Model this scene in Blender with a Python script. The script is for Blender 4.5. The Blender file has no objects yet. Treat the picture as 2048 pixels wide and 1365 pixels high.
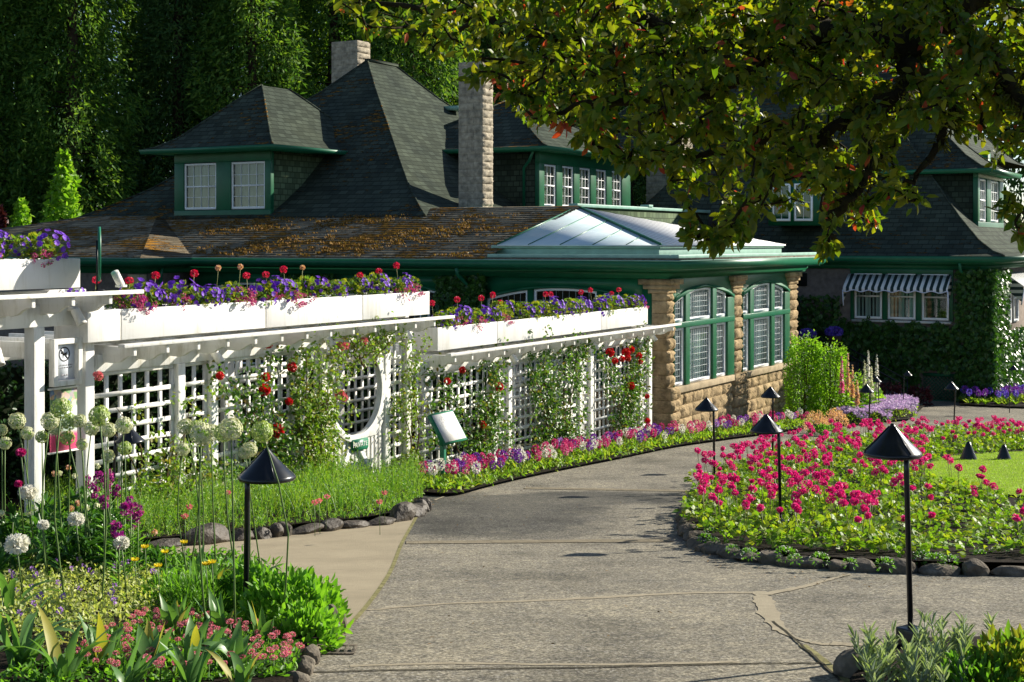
import bpy, bmesh, math, random
import numpy as np
from mathutils import Vector, Matrix
rng = np.random.default_rng(11)
random.seed(5)
C = bpy.context.scene.collection
S = bpy.context.scene
R = math.radians
# ------------------------------------------------------------------ camera, sky, sun, exposure
F = 2844.0; HOR = 485.0; ZC = 4.2            # focal length and horizon in photo pixels, eye height (m)
cam = bpy.data.objects.new('camera', bpy.data.cameras.new('camera')); C.objects.link(cam); S.camera = cam
cam.location = (0, 0, ZC); cam.rotation_euler = (R(90), 0, 0)
cam.data.sensor_width = 36; cam.data.lens = 36*F/2048
cam.data.shift_y = -(682.5-HOR)/2048; cam.data.clip_end = 2000; cam.data.clip_start = .1
SUN = Vector((.88*math.cos(R(26)), .475*math.cos(R(26)), math.sin(R(26))))
sun = bpy.data.objects.new('sun', bpy.data.lights.new('sun', 'SUN')); C.objects.link(sun)
sun.data.energy = 5.0; sun.data.angle = R(.5); sun.data.color = (1, .93, .80)
sun.rotation_euler = (-SUN).to_track_quat('-Z', 'Y').to_euler(); sun.location = (40, 20, 40)
W = bpy.data.worlds.new('World'); S.world = W; W.use_nodes = True
wn = W.node_tree; wn.nodes.clear()
sky = wn.nodes.new('ShaderNodeTexSky'); sky.sky_type = 'NISHITA'; sky.sun_disc = False
sky.air_density = .8; sky.dust_density = .2; sky.sun_elevation = R(26); sky.sun_rotation = math.atan2(SUN.x, SUN.y)
bg = wn.nodes.new('ShaderNodeBackground'); bg.inputs[1].default_value = .068
wo = wn.nodes.new('ShaderNodeOutputWorld'); wn.links.new(sky.outputs[0], bg.inputs[0]); wn.links.new(bg.outputs[0], wo.inputs[0])
S.view_settings.view_transform = 'Standard'; S.view_settings.look = 'None'; S.view_settings.exposure = 0.95; S.view_settings.gamma = 1
S.cycles.max_bounces = 6; S.cycles.diffuse_bounces = 3; S.cycles.glossy_bounces = 3; S.cycles.transparent_max_bounces = 12
S.cycles.transmission_bounces = 4
# ------------------------------------------------------------------ terrain and picture geometry
_ty = np.array([-40, -10, 0, 8, 14.4, 17.5, 22, 26, 30, 33, 37, 42, 60, 90, 140, 400], float)
_tz = np.array([5.4, 3.5, 2.62, 1.88, 1.14, .93, .53, .28, .06, -.10, -.28, -.48, -.5, 1.2, 5, 5], float)
_fy = np.arange(-40, 400, .5); _fz = np.interp(_fy, _ty, _tz)
_k = np.ones(5)/5; _fz = np.convolve(np.pad(_fz, 2, mode='edge'), _k, mode='valid')
def T(y): return np.interp(y, _fy, _fz)
def P(px, py, Y): return np.array([(px-1024)/F*Y, Y, ZC-(py-HOR)/F*Y])
def G(px, py, off=0.):                       # the point of the ground seen at a picture point
    lo, hi = 1., 150.
    for _ in range(50):
        m = (lo+hi)/2
        if ZC-(py-HOR)/F*m > T(m)+off: lo = m
        else: hi = m
    return np.array([(px-1024)/F*lo, lo, T(lo)+off])
def GX(px, Y, off=0.): return np.array([(px-1024)/F*Y, Y, T(Y)+off])
# ------------------------------------------------------------------ mesh builder
def unit(a): 
    a = np.asarray(a, float); n = np.linalg.norm(a, axis=-1, keepdims=True); return a/np.where(n < 1e-9, 1, n)
class MB:
    def __init__(s): s.v = []; s.f = []; s.n = 0
    def add(s, v, f, m=0):
        v = np.asarray(v, float).reshape(-1, 3); s.v.append(v)
        f = np.asarray(f, int) if not isinstance(f, list) or len({len(x) for x in f}) == 1 else f
        if isinstance(f, list):
            for x in f: s.f.append((np.asarray([x], int)+s.n, m))
        else: s.f.append((f+s.n, m))
        s.n += len(v); return s
    def box(s, lo, hi, m=0):
        x0, y0, z0 = lo; x1, y1, z1 = hi
        if x0 > x1: x0, x1 = x1, x0
        if y0 > y1: y0, y1 = y1, y0
        if z0 > z1: z0, z1 = z1, z0
        v = [(x0,y0,z0),(x1,y0,z0),(x1,y1,z0),(x0,y1,z0),(x0,y0,z1),(x1,y0,z1),(x1,y1,z1),(x0,y1,z1)]
        return s.add(v, np.array([(0,3,2,1),(4,5,6,7),(0,1,5,4),(1,2,6,5),(2,3,7,6),(3,0,4,7)]), m)
    def prism(s, pts, vec, m=0):              # planar polygon extruded along vec
        p = np.asarray(pts, float); n = len(p); v = np.vstack([p, p+np.asarray(vec, float)])
        f = [list(range(n))[::-1], list(range(n, 2*n))]+[[i, (i+1) % n, n+(i+1) % n, n+i] for i in range(n)]
        for x in f: s.f.append((np.asarray([x], int)+s.n, m))
        s.v.append(v); s.n += 2*n; return s
    def tube(s, pts, r, n=7, m=0, cap=True):
        p = np.asarray(pts, float); k = len(p); r = np.broadcast_to(np.asarray(r, float), (k,))
        t = np.gradient(p, axis=0); t = unit(t)
        ref = np.array([0, 0, 1.]) if abs(t[:, 2]).mean() < .8 else np.array([1., 0, 0])
        a = unit(np.cross(t, ref)); b = np.cross(t, a)
        th = np.arange(n)*2*math.pi/n
        v = p[:, None, :]+r[:, None, None]*(np.cos(th)[None, :, None]*a[:, None, :]+np.sin(th)[None, :, None]*b[:, None, :])
        v = v.reshape(-1, 3)
        f = np.array([(i*n+j, i*n+(j+1) % n, (i+1)*n+(j+1) % n, (i+1)*n+j) for i in range(k-1) for j in range(n)])
        base = s.n; s.add(v, f, m)
        if cap:
            s.f.append((np.array([list(range(n))[::-1]])+base, m)); s.f.append((np.array([list(range((k-1)*n, k*n))])+base, m))
        return s
    def lathe(s, prof, n=24, c=(0, 0, 0), m=0):
        th = np.arange(n)*2*math.pi/n
        v = np.array([(c[0]+r*math.cos(t), c[1]+r*math.sin(t), c[2]+z) for r, z in prof for t in th])
        k = len(prof)
        return s.add(v, np.array([(i*n+j, i*n+(j+1) % n, (i+1)*n+(j+1) % n, (i+1)*n+j) for i in range(k-1) for j in range(n)]), m)
    def cards(s, Pt, D, N, L, Wd, tpl, m=0):
        tv, tf = tpl; tv = np.asarray(tv, float); tf = np.asarray(tf, int)
        Pt = np.asarray(Pt, float); n = len(Pt); D = unit(D); Sd = unit(np.cross(D, N)); N2 = np.cross(Sd, D)
        L = np.broadcast_to(np.asarray(L, float), (n,))[:, None, None]; Wd = np.broadcast_to(np.asarray(Wd, float), (n,))[:, None, None]
        v = Pt[:, None, :]+tv[None, :, 0:1]*L*D[:, None, :]+tv[None, :, 1:2]*Wd*Sd[:, None, :]+tv[None, :, 2:3]*L*N2[:, None, :]
        f = tf[None]+(np.arange(n)*len(tv))[:, None, None]
        return s.add(v.reshape(-1, 3), f.reshape(-1, tf.shape[1]), m)
    def build(s, name, mats, parent=None, smooth=False, bevel=0, data_only=False):
        me = bpy.data.meshes.new(name)
        v = np.vstack(s.v) if s.v else np.zeros((0, 3))
        lt = np.concatenate([np.full(len(f), f.shape[1]) for f, m in s.f]); li = np.concatenate([f.ravel() for f, m in s.f])
        mi = np.concatenate([np.full(len(f), m) for f, m in s.f])
        me.vertices.add(len(v)); me.vertices.foreach_set('co', v.astype(np.float32).ravel())
        me.loops.add(len(li)); me.loops.foreach_set('vertex_index', li.astype(np.int32))
        me.polygons.add(len(lt)); me.polygons.foreach_set('loop_start', np.concatenate([[0], np.cumsum(lt)[:-1]]).astype(np.int32))
        me.polygons.foreach_set('material_index', mi.astype(np.int32))
        if smooth: me.polygons.foreach_set('use_smooth', np.ones(len(lt), bool))
        me.update(calc_edges=True); me.validate()
        for x in (mats if isinstance(mats, (list, tuple)) else [mats]): me.materials.append(x)
        o = bpy.data.objects.new(name, me); C.objects.link(o)
        if parent: o.parent = parent
        if bevel:
            b = o.modifiers.new('bevel', 'BEVEL'); b.width = bevel; b.segments = 2; b.limit_method = 'ANGLE'; b.harden_normals = False
        return o
LEAF = ([(0,0,0),(.3,.5,.05),(.7,.4,.03),(1,0,-.1),(.7,-.4,.03),(.3,-.5,.05)], [(0,1,2,3),(0,3,4,5)])
DIAM = ([(0,0,0),(.45,.5,.02),(1,0,-.06),(.45,-.5,.02)], [(0,3,2,1)])
BLADE = ([(0,.5,0),(.5,.42,.03),(1,0,-.08),(.5,-.42,.03),(0,-.5,0)], [(0,1,3,4),(1,2,2,3)])
BLADE = ([(0,.5,0),(.5,.42,.03),(.5,-.42,.03),(0,-.5,0),(1,.03,-.08),(1,-.03,-.08)], [(0,1,2,3),(1,4,5,2)])
ROUND = ([(0,0,0),(.15,.42,.06),(.5,.56,.08),(.88,.38,.05),(1,0,0),(.88,-.38,.05),(.5,-.56,.08),(.15,-.42,.06)], [(0,1,2,3),(0,3,4,4),(0,4,4,5),(0,5,6,7)])
ROUND = ([(0,0,0),(.15,.42,.06),(.55,.56,.08),(.95,.28,.03),(.95,-.28,.03),(.55,-.56,.08),(.15,-.42,.06)], [(0,1,2,3),(0,3,4,5)])
ROUND = ([(0,0,0),(.2,.5,.06),(.62,.52,.07),(1,.12,0),(1,-.12,0),(.62,-.52,.07),(.2,-.5,.06)], [(0,1,2,3),(0,4,5,6)])
def rdir(n, up=0., spread=1.):
    d = rng.normal(size=(n, 3)); d[:, 2] = d[:, 2]*spread+up; return unit(d)
def tag(o, label=None, cat=None, group=None, kind=None):
    if label: o['label'] = label
    if cat: o['category'] = cat
    if group: o['group'] = group
    if kind: o['kind'] = kind
    return o
def thing(name, loc, label, cat, group=None, rz=0.):
    o = bpy.data.objects.new(name, None); C.objects.link(o); o.location = [float(x) for x in loc]; o.rotation_euler = (0, 0, rz)
    o.empty_display_size = .2
    return tag(o, label, cat, group)
KIDS = {}
def kids(o):
    return [c for c in bpy.data.objects if c.parent == o]
def proto(o):                                 # remember the children of a thing that will be copied
    KIDS[o.name] = [(c, [(g,) for g in kids(c)]) for c in kids(o)]; return o
def dup(root, loc, rz=0., sc=1., label=None, group=None, cat=None, tilt=(0, 0)):
    r = root.copy(); C.objects.link(r)
    for c, gs in KIDS[root.name]:
        d = c.copy(); C.objects.link(d); d.parent = r
        for (g,) in gs:
            e = g.copy(); C.objects.link(e); e.parent = d
    return put(r, loc, rz, sc, label, group, cat, tilt)
def put(r, loc, rz=0., sc=1., label=None, group=None, cat=None, tilt=(0, 0)):
    r.location = [float(x) for x in loc]; r.rotation_euler = (tilt[0], tilt[1], rz); r.scale = (sc, sc, sc) if np.isscalar(sc) else sc
    return tag(r, label, cat, group)
class Pool:                                   # the first placing moves the original itself, the later ones copy it
    def __init__(s, protos): s.p = [proto(x) for x in protos]; s.used = set()
    def place(s, i, *a, **k):
        i %= len(s.p)
        if i not in s.used: s.used.add(i); return put(s.p[i], *a, **k)
        return dup(s.p[i], *a, **k)
# ------------------------------------------------------------------ materials
def new_mat(name):
    m = bpy.data.materials.new(name); m.use_nodes = True; nt = m.node_tree
    return m, nt, nt.nodes['Principled BSDF']
def nd(nt, t, **k):
    n = nt.nodes.new(t)
    for a, b in k.items():
        if a.startswith('i_'):
            key = a[2:]; key = int(key) if key.isdigit() else key
            n.inputs[key].default_value = b
        else: setattr(n, a, b)
    return n
def ramp(nt, src, stops, interp='LINEAR'):
    r = nd(nt, 'ShaderNodeValToRGB'); e = r.color_ramp.elements; r.color_ramp.interpolation = interp
    while len(e) < len(stops): e.new(.5)
    for x, (p, c) in zip(e, stops): x.position = p; x.color = (*c, 1) if len(c) == 3 else c
    nt.links.new(src, r.inputs[0]); return r.outputs[0]
def c4(c): return (*c, 1)
def mixc(nt, fac, a, b, mode='MIX'):
    m = nd(nt, 'ShaderNodeMix', data_type='RGBA', blend_type=mode)
    for sock, val in ((m.inputs[0], fac), (m.inputs[6], a), (m.inputs[7], b)):
        if isinstance(val, (int, float)): sock.default_value = val
        elif isinstance(val, tuple): sock.default_value = c4(val)
        else: nt.links.new(val, sock)
    return m.outputs[2]
def math_(nt, op, a, b=0., c=None):
    m = nd(nt, 'ShaderNodeMath', operation=op)
    for i, val in enumerate((a, b, c)):
        if val is None: continue
        if isinstance(val, (int, float)): m.inputs[i].default_value = val
        else: nt.links.new(val, m.inputs[i])
    return m.outputs[0]
def noise(nt, scale, detail=4., vec=None, rough=.55):
    n = nd(nt, 'ShaderNodeTexNoise', i_Scale=scale, i_Detail=detail, i_Roughness=rough)
    if vec is None:
        g = nd(nt, 'ShaderNodeNewGeometry'); vec = g.outputs['Position']
    nt.links.new(vec, n.inputs['Vector']); return n.outputs[0]
def bump(nt, bs, h, strength=.3, dist=.02):
    b = nd(nt, 'ShaderNodeBump', i_Strength=strength, i_Distance=dist); nt.links.new(h, b.inputs['Height']); nt.links.new(b.outputs[0], bs.inputs['Normal'])
def plain(name, col, rough=.6, var=.2, scale=6., bmp=0., bscale=60., metallic=0., spec=None, dirt=None, coat=0.):
    m, nt, bs = new_mat(name); bs.inputs['Roughness'].default_value = rough; bs.inputs['Metallic'].default_value = metallic
    bs.inputs['Specular IOR Level'].default_value = spec if spec is not None else (.08 if rough > .75 else .35); bs.inputs['Coat Weight'].default_value = coat
    n = noise(nt, scale, 6)
    a = tuple(x*(1-var) for x in col); b = tuple(min(1, x*(1+var)) for x in col)
    c = ramp(nt, n, [(.3, a), (.7, b)])
    if dirt:
        vec = None
        if len(dirt) > 2:                     # rain streaks: stretched down the face
            g = nd(nt, 'ShaderNodeNewGeometry'); mp = nd(nt, 'ShaderNodeMapping'); mp.inputs['Scale'].default_value = (1, 1, dirt[2]); nt.links.new(g.outputs['Position'], mp.inputs[0]); vec = mp.outputs[0]
        lo = .50 if vec is not None else .55
        c = mixc(nt, ramp(nt, noise(nt, dirt[1], 8, vec, .7), [(lo, (0, 0, 0)), (lo+.2, (1, 1, 1))]), c, dirt[0])
    nt.links.new(c, bs.inputs['Base Color'])
    if bmp: bump(nt, bs, noise(nt, bscale, 6), bmp)
    return m
def leaf(name, cols, trans=.35, rough=.5, tcol=None, spec=.35):
    m, nt, bs = new_mat(name); bs.inputs['Roughness'].default_value = rough; bs.inputs['Specular IOR Level'].default_value = spec
    g = nd(nt, 'ShaderNodeNewGeometry'); k = len(cols)
    c = ramp(nt, g.outputs['Random Per Island'], [((i+.0)/max(1, k-1), x) for i, x in enumerate(cols)])
    nt.links.new(c, bs.inputs['Base Color'])
    t = nd(nt, 'ShaderNodeBsdfTranslucent')
    tc = mixc(nt, 1., c, tcol or (1.6, 1.7, .6), 'MULTIPLY'); nt.links.new(tc, t.inputs[0])
    mx = nd(nt, 'ShaderNodeMixShader'); mx.inputs[0].default_value = trans
    nt.links.new(bs.outputs[0], mx.inputs[1]); nt.links.new(t.outputs[0], mx.inputs[2])
    nt.links.new(mx.outputs[0], nt.nodes['Material Output'].inputs[0]); return m
M = {}
M['white'] = plain('white_paint', (.74, .73, .69), .5, .06, 3, .10, 40, dirt=((.50, .48, .40), 9., .18))
M['white2'] = plain('white_planter', (.74, .73, .70), .45, .05, 2, .05, 30, dirt=((.58, .56, .50), 7., .12))
M['frame'] = plain('window_white', (.88, .89, .90), .4, .03, 3)
M['green'] = plain('dark_green_paint', (.008, .105, .045), .4, .15, 3)
M['green_lt'] = plain('pale_green_flashing', (.26, .44, .36), .45, .15, 4)
M['green_mid'] = plain('green_metal', (.012, .125, .062), .35, .1, 5)
M['wood_shingle'] = None
M['black_metal'] = plain('black_enamel', (.010, .012, .016), .28, .3, 20, coat=.2)
M['soil'] = plain('dark_soil', (.017, .0125, .009), .95, .5, 14, .9, 30)
M['rock'] = plain('edging_stone', (.13, .112, .088), .85, .45, 9, .8, 22, dirt=((.25, .225, .18), 7))
M['rock_dark'] = plain('damp_edging_stone', (.065, .053, .040), .6, .5, 9, .8, 22, dirt=((.15, .14, .12), 7))
M['stone'] = plain('tan_sandstone', (.34, .25, .14), .9, .5, 4, 1., 26, dirt=((.15, .105, .06), 5))
M['stone_smooth'] = plain('dressed_sandstone', (.40, .32, .21), .85, .2, 5, .35, 50, dirt=((.22, .17, .11), 3))
M['plaster'] = plain('grey_roughcast', (.20, .165, .14), .95, .25, 7, .6, 60)
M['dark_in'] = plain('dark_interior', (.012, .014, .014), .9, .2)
M['curtain'] = plain('pale_curtain', (.40, .43, .32), .8, .1, 3)
M['blind'] = plain('roller_blind', (.34, .44, .40), .8, .1, 3)
M['bark'] = plain('mossy_bark', (.030, .024, .012), .95, .5, 14, .9, 30, dirt=((.06, .065, .012), 9))
M['trunk'] = plain('conifer_bark', (.06, .04, .03), .95, .4, 5, .8, 14)
M['stem'] = plain('green_stem', (.10, .17, .04), .5, .2)
M['stem_brown'] = plain('woody_stem', (.10, .065, .035), .8, .3, 20)
M['sign_green'] = plain('sign_green', (.015, .16, .085), .4, .1)
M['paper'] = plain('notice_paper', (.74, .78, .84), .4, .03)
M['ink'] = plain('dark_ink', (.02, .02, .022), .5, .1)
M['ink_pale'] = plain('grey_ink', (.30, .30, .32), .5, .2)
def glass(name, tint=(.02, .03, .03), tr=.6, rough=.03):
    m, nt, bs = new_mat(name); nt.nodes.remove(bs)
    tp = nd(nt, 'ShaderNodeBsdfTransparent'); tp.inputs[0].default_value = (.75, .8, .78, 1)
    gl = nd(nt, 'ShaderNodeBsdfGlossy'); gl.inputs['Roughness'].default_value = rough; gl.inputs[0].default_value = (.9, .95, 1, 1)
    fr = nd(nt, 'ShaderNodeLayerWeight', i_Blend=.5)
    f2 = math_(nt, 'MULTIPLY_ADD', math_(nt, 'POWER', fr.outputs['Facing'], 4.), .85, .05)
    mx = nd(nt, 'ShaderNodeMixShader'); nt.links.new(f2, mx.inputs[0]); nt.links.new(tp.outputs[0], mx.inputs[1]); nt.links.new(gl.outputs[0], mx.inputs[2])
    nt.links.new(mx.outputs[0], nt.nodes['Material Output'].inputs[0]); return m
M['glass'] = glass('window_glass')
def shingle(name, axis, zs, base, moss=.0, wid=.3, slopefac=1.):
    m, nt, bs = new_mat(name); bs.inputs['Roughness'].default_value = .85; bs.inputs['Specular IOR Level'].default_value = .06
    tc = nd(nt, 'ShaderNodeTexCoord'); sp = nd(nt, 'ShaderNodeSeparateXYZ'); nt.links.new(tc.outputs['Object'], sp.inputs[0])
    cb = nd(nt, 'ShaderNodeCombineXYZ'); nt.links.new(sp.outputs[axis], cb.inputs[0])
    zj = math_(nt, 'MULTIPLY_ADD', noise(nt, .7, 2, tc.outputs['Object']), .035, sp.outputs[2])
    nt.links.new(zj, cb.inputs[1])
    br = nd(nt, 'ShaderNodeTexBrick', i_Scale=1.0); br.inputs['Brick Width'].default_value = wid; br.inputs['Row Height'].default_value = zs
    br.inputs['Mortar Size'].default_value = zs*.10; br.inputs['Color1'].default_value = c4(tuple(x*.72 for x in base)); br.inputs['Color2'].default_value = c4(tuple(x*1.3 for x in base))
    br.inputs['Mortar'].default_value = c4(tuple(x*.55 for x in base)); nt.links.new(cb.outputs[0], br.inputs['Vector'])
    fr = math_(nt, 'FRACT', math_(nt, 'DIVIDE', zj, zs))
    col = br.outputs[0]
    big = ramp(nt, noise(nt, 1.1, 5, tc.outputs['Object']), [(.3, (.75, .75, .75)), (.7, (1.25, 1.2, 1.1))])
    col = mixc(nt, 1., col, big, 'MULTIPLY')
    h = math_(nt, 'SUBTRACT', 1., fr)
    if moss:
        mp = nd(nt, 'ShaderNodeMapping'); mp.inputs['Scale'].default_value = (1, 1, 5.); nt.links.new(tc.outputs['Object'], mp.inputs[0])
        n1 = noise(nt, 3.2, 6, mp.outputs[0], .7); n2 = noise(nt, .5, 3, tc.outputs['Object'])
        mk = math_(nt, 'ADD', n1, math_(nt, 'MULTIPLY', n2, .6))
        mk = math_(nt, 'SUBTRACT', mk, math_(nt, 'MULTIPLY', fr, .12))
        mk = ramp(nt, mk, [(.86-moss*.3, (0, 0, 0)), (.93-moss*.3, (1, 1, 1))])
        mcol = ramp(nt, noise(nt, 14, 4), [(.3, (.13, .065, .014)), (.55, (.27, .13, .022)), (.75, (.38, .22, .04))])
        col = mixc(nt, mk, col, mcol); h = math_(nt, 'ADD', h, math_(nt, 'MULTIPLY', mk, 1.6))
    nt.links.new(col, bs.inputs['Base Color']); bump(nt, bs, h, 1., .035)
    return m
RB = (.054, .068, .053)
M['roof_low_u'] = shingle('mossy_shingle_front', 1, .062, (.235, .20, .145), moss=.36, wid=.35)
M['roof_low_v'] = shingle('mossy_shingle_side', 0, .062, (.13, .11, .08), moss=.2, wid=.35)  # base darker than the front's, to hold back the sun on this side
M['roof_u'] = shingle('shingle_front', 1, .13, RB, moss=.03)
M['roof_v'] = shingle('shingle_side', 0, .13, RB)
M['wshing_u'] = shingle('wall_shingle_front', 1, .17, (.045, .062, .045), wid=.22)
M['wshing_v'] = shingle('wall_shingle_side', 0, .17, (.10, .14, .085), wid=.22)  # paler than the shaded front: the sunlight is put into the base colour
def blocks(name, axis, w=.42, h=.2):
    m, nt, bs = new_mat(name); bs.inputs['Roughness'].default_value = .95; bs.inputs['Specular IOR Level'].default_value = .05
    tc = nd(nt, 'ShaderNodeTexCoord'); sp = nd(nt, 'ShaderNodeSeparateXYZ'); nt.links.new(tc.outputs['Object'], sp.inputs[0])
    cb = nd(nt, 'ShaderNodeCombineXYZ'); nt.links.new(sp.outputs[axis], cb.inputs[0]); nt.links.new(sp.outputs[2], cb.inputs[1])
    br = nd(nt, 'ShaderNodeTexBrick', i_Scale=1.0); br.inputs['Brick Width'].default_value = w; br.inputs['Row Height'].default_value = h; br.inputs['Mortar Size'].default_value = .008
    br.inputs['Color1'].default_value = (.25, .22, .17, 1); br.inputs['Color2'].default_value = (.35, .305, .235, 1); br.inputs['Mortar'].default_value = (.09, .085, .075, 1)
    nt.links.new(cb.outputs[0], br.inputs['Vector'])
    col = mixc(nt, 1., br.outputs[0], ramp(nt, noise(nt, 5, 8, rough=.7), [(.3, (.6, .6, .58)), (.7, (1.3, 1.3, 1.25))]), 'MULTIPLY')
    nt.links.new(col, bs.inputs['Base Color'])
    bump(nt, bs, math_(nt, 'ADD', math_(nt, 'MULTIPLY', noise(nt, 14, 8), .8), math_(nt, 'MULTIPLY', br.outputs['Fac'], -.6)), .7, .05)
    return m
M['block_u'] = blocks('grey_block_front', 1); M['block_v'] = blocks('grey_block_side', 0)
# ------------------------------------------------------------------ the house (local x = u along the sunny face, y = v along the shaded face)
HO = (3.368, 31.0, 0.0); HROT = math.atan2(.868, .496)
def HW(u, v, z): return np.array([HO[0]+.496*u-.868*v, HO[1]+.868*u+.496*v, z])
house = thing('house', HO, 'large old house with mossy dark green shingle roof, green trim and tan stone bay', 'house', rz=HROT)
class Face:                                   # a wall plane: a along the wall, d outwards
    def __init__(s, o, a, n): s.o = np.array(o, float); s.a = np.array(a, float); s.n = np.array(n, float)
    def p(s, a, z, d=0.): q = s.o+s.a*a+s.n*d; return (q[0], q[1], z)
    def box(s, mb, a0, a1, z0, z1, d0, d1, m=0): return mb.box(s.p(a0, z0, d0), s.p(a1, z1, d1), m)
    def poly(s, mb, az, d0, d1, m=0): return mb.prism([s.p(a, z, d0) for a, z in az], s.n.tolist()*0 if False else (s.n*(d1-d0)).tolist()+[0.] if len(s.n) == 2 else s.n*(d1-d0), m)
def face(o, a, n): return Face((*o, 0)[:2], a, n)
def vec3(n, k): return (n[0]*k, n[1]*k, 0.)
def fprism(mb, Fc, az, d0, d1, m=0): mb.prism([Fc.p(a, z, d0) for a, z in az], vec3(Fc.n, d1-d0), m)
def ring(mb, Fc, outer, inner, d0, d1, m=0):
    n = len(outer)
    v = [Fc.p(a, z, d0) for a, z in outer]+[Fc.p(a, z, d0) for a, z in inner]+[Fc.p(a, z, d1) for a, z in outer]+[Fc.p(a, z, d1) for a, z in inner]
    f = []
    for i in range(n):
        j = (i+1) % n
        f += [(2*n+i, 2*n+j, 3*n+j, 3*n+i), (i, n+i, n+j, j), (i, j, 2*n+j, 2*n+i), (n+i, 3*n+i, 3*n+j, n+j)]
    mb.add(v, np.array(f), m)
def window(Fc, a0, a1, z0, zt, d=0., fw=.055, cols=0, rows=0, sash=False, lead=None, parent=None, curtain='curtain', K=8, backd=.16, name='window', cur_fac=1.):
    """frame (part) with pane, muntins, leading and curtain as its children; zt is a number or a function of a"""
    zf = zt if callable(zt) else (lambda a: zt)
    kk = K if callable(zt) else 1
    ao = [a1-(a1-a0)*i/kk for i in range(kk+1)]; ai = [a1-fw-(a1-a0-2*fw)*i/kk for i in range(kk+1)]
    outer = [(a0, z0), (a1, z0)]+[(a, zf(a)) for a in ao]; inner = [(a0+fw, z0+fw*1.3), (a1-fw, z0+fw*1.3)]+[(a, zf(a)-fw) for a in ai]
    mb = MB(); ring(mb, Fc, outer, inner, d-.05, d+.012)
    zm = z0+(zf((a0+a1)/2)-z0)*.5
    if sash: Fc.box(mb, a0+fw, a1-fw, zm-.022, zm+.022, d-.045, d+.006)
    w = mb.build(name, M['frame'], parent)
    pm = MB(); pm.add([Fc.p(a, z, d-.03) for a, z in inner], [list(range(len(inner)))]); pm.build('pane', M['glass'], w)
    if cols:
        mm = MB()
        for i in range(1, cols):
            a = a0+fw+(a1-a0-2*fw)*i/cols; Fc.box(mm, a-.008, a+.008, z0+fw, zf(a)-fw, d-.028, d-.008)
        for j in range(1, rows):
            z = z0+fw+(zf((a0+a1)/2)-z0-2*fw)*j/rows
            if not (sash and abs(z-zm) < .05): Fc.box(mm, a0+fw, a1-fw, z-.008, z+.008, d-.0265, d-.0095)
        mm.build('muntin', M['frame'], w)
    if lead:
        mm = MB(); nc = max(2, round((a1-a0)/lead)); h = max(zf(a0), zf(a1), zf((a0+a1)/2))-z0; nr = max(2, round(h/(lead*1.25)))
        for i in range(1, nc):
            a = a0+fw+(a1-a0-2*fw)*i/nc; Fc.box(mm, a-.0038, a+.0038, z0+fw, zf(a)-fw, d-.033, d-.022)
        for j in range(1, nr):
            z = z0+fw+(h-2*fw)*j/nr
            aa = [a for a in np.linspace(a0+fw, a1-fw, 24) if zf(a)-fw > z]
            if aa: Fc.box(mm, min(aa), max(aa), z-.0038, z+.0038, d-.0325, d-.0225)
        mm.build('leading', M['lead'], w)
    if curtain:
        n = 40; cm = MB(); aa = np.linspace(a0+.03, a1-.03, n); dd = d-backd+.022*np.sin(np.arange(n)*1.15)+.01*np.sin(np.arange(n)*.37)
        lo = z0+.04; v = []
        for a, q in zip(aa, dd): v += [Fc.p(a, lo, q), Fc.p(a, max(lo+.1, zf(a)-.03), q)]
        cm.add(v, np.array([(2*i, 2*i+2, 2*i+3, 2*i+1) for i in range(n-1)])); cm.build('curtain', M[curtain], w, smooth=True)
    return w
M['lead'] = plain('white_leading', (.42, .46, .47), .4, .1)
def sweep(mb, path, prof, z_off=0., m=0, closed_ends=True):
    """profile [(outward, z)] swept along a plan polyline; outward is to the left of travel"""
    p = [np.array(q, float) for q in path]; k = len(p); rows = []
    for i in range(k):
        t0 = unit(p[i]-p[i-1]) if i else unit(p[1]-p[0]); t1 = unit(p[i+1]-p[i]) if i < k-1 else t0
        n0 = np.array([-t0[1], t0[0]]); n1 = np.array([-t1[1], t1[0]]); b = unit(n0+n1); s = 1/max(.3, float(b@n0))
        rows.append([(p[i][0]+b[0]*s*d, p[i][1]+b[1]*s*d, z+z_off) for d, z in prof])
    n = len(prof); v = [q for r in rows for q in r]
    f = [(i*n+j, i*n+(j+1) % n, (i+1)*n+(j+1) % n, (i+1)*n+j) for i in range(k-1) for j in range(n)]
    base = mb.n; mb.add(v, np.array(f), m)
    if closed_ends:
        mb.f.append((np.array([list(range(n))[::-1]])+base, m)); mb.f.append((np.array([list(range((k-1)*n, k*n))])+base, m))
def rough_block(mb, o, a, b, n, wa, wb, bulge, m=0, na=9, nb=6):
    """one quarry-faced block: face grid from o along a (width wa) and b (height wb), bulging along n"""
    o, a, b, n = (np.array(x, float) for x in (o, a, b, n))
    ga, gb = np.meshgrid(np.linspace(0, 1, na), np.linspace(0, 1, nb), indexing='ij')
    edge = np.minimum(np.minimum(ga, 1-ga)*wa, np.minimum(gb, 1-gb)*wb); h = np.clip(edge/.045, 0, 1)**.6
    h = h*bulge*(.25+1.0*rng.random(ga.shape)); h[(ga == 0) | (ga == 1) | (gb == 0) | (gb == 1)] = 0
    v = o+ga[..., None]*wa*a+gb[..., None]*wb*b+h[..., None]*n
    f = np.array([(i*nb+j, (i+1)*nb+j, (i+1)*nb+j+1, i*nb+j+1) for i in range(na-1) for j in range(nb-1)])
    mb.add(v.reshape(-1, 3), f, m)
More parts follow.
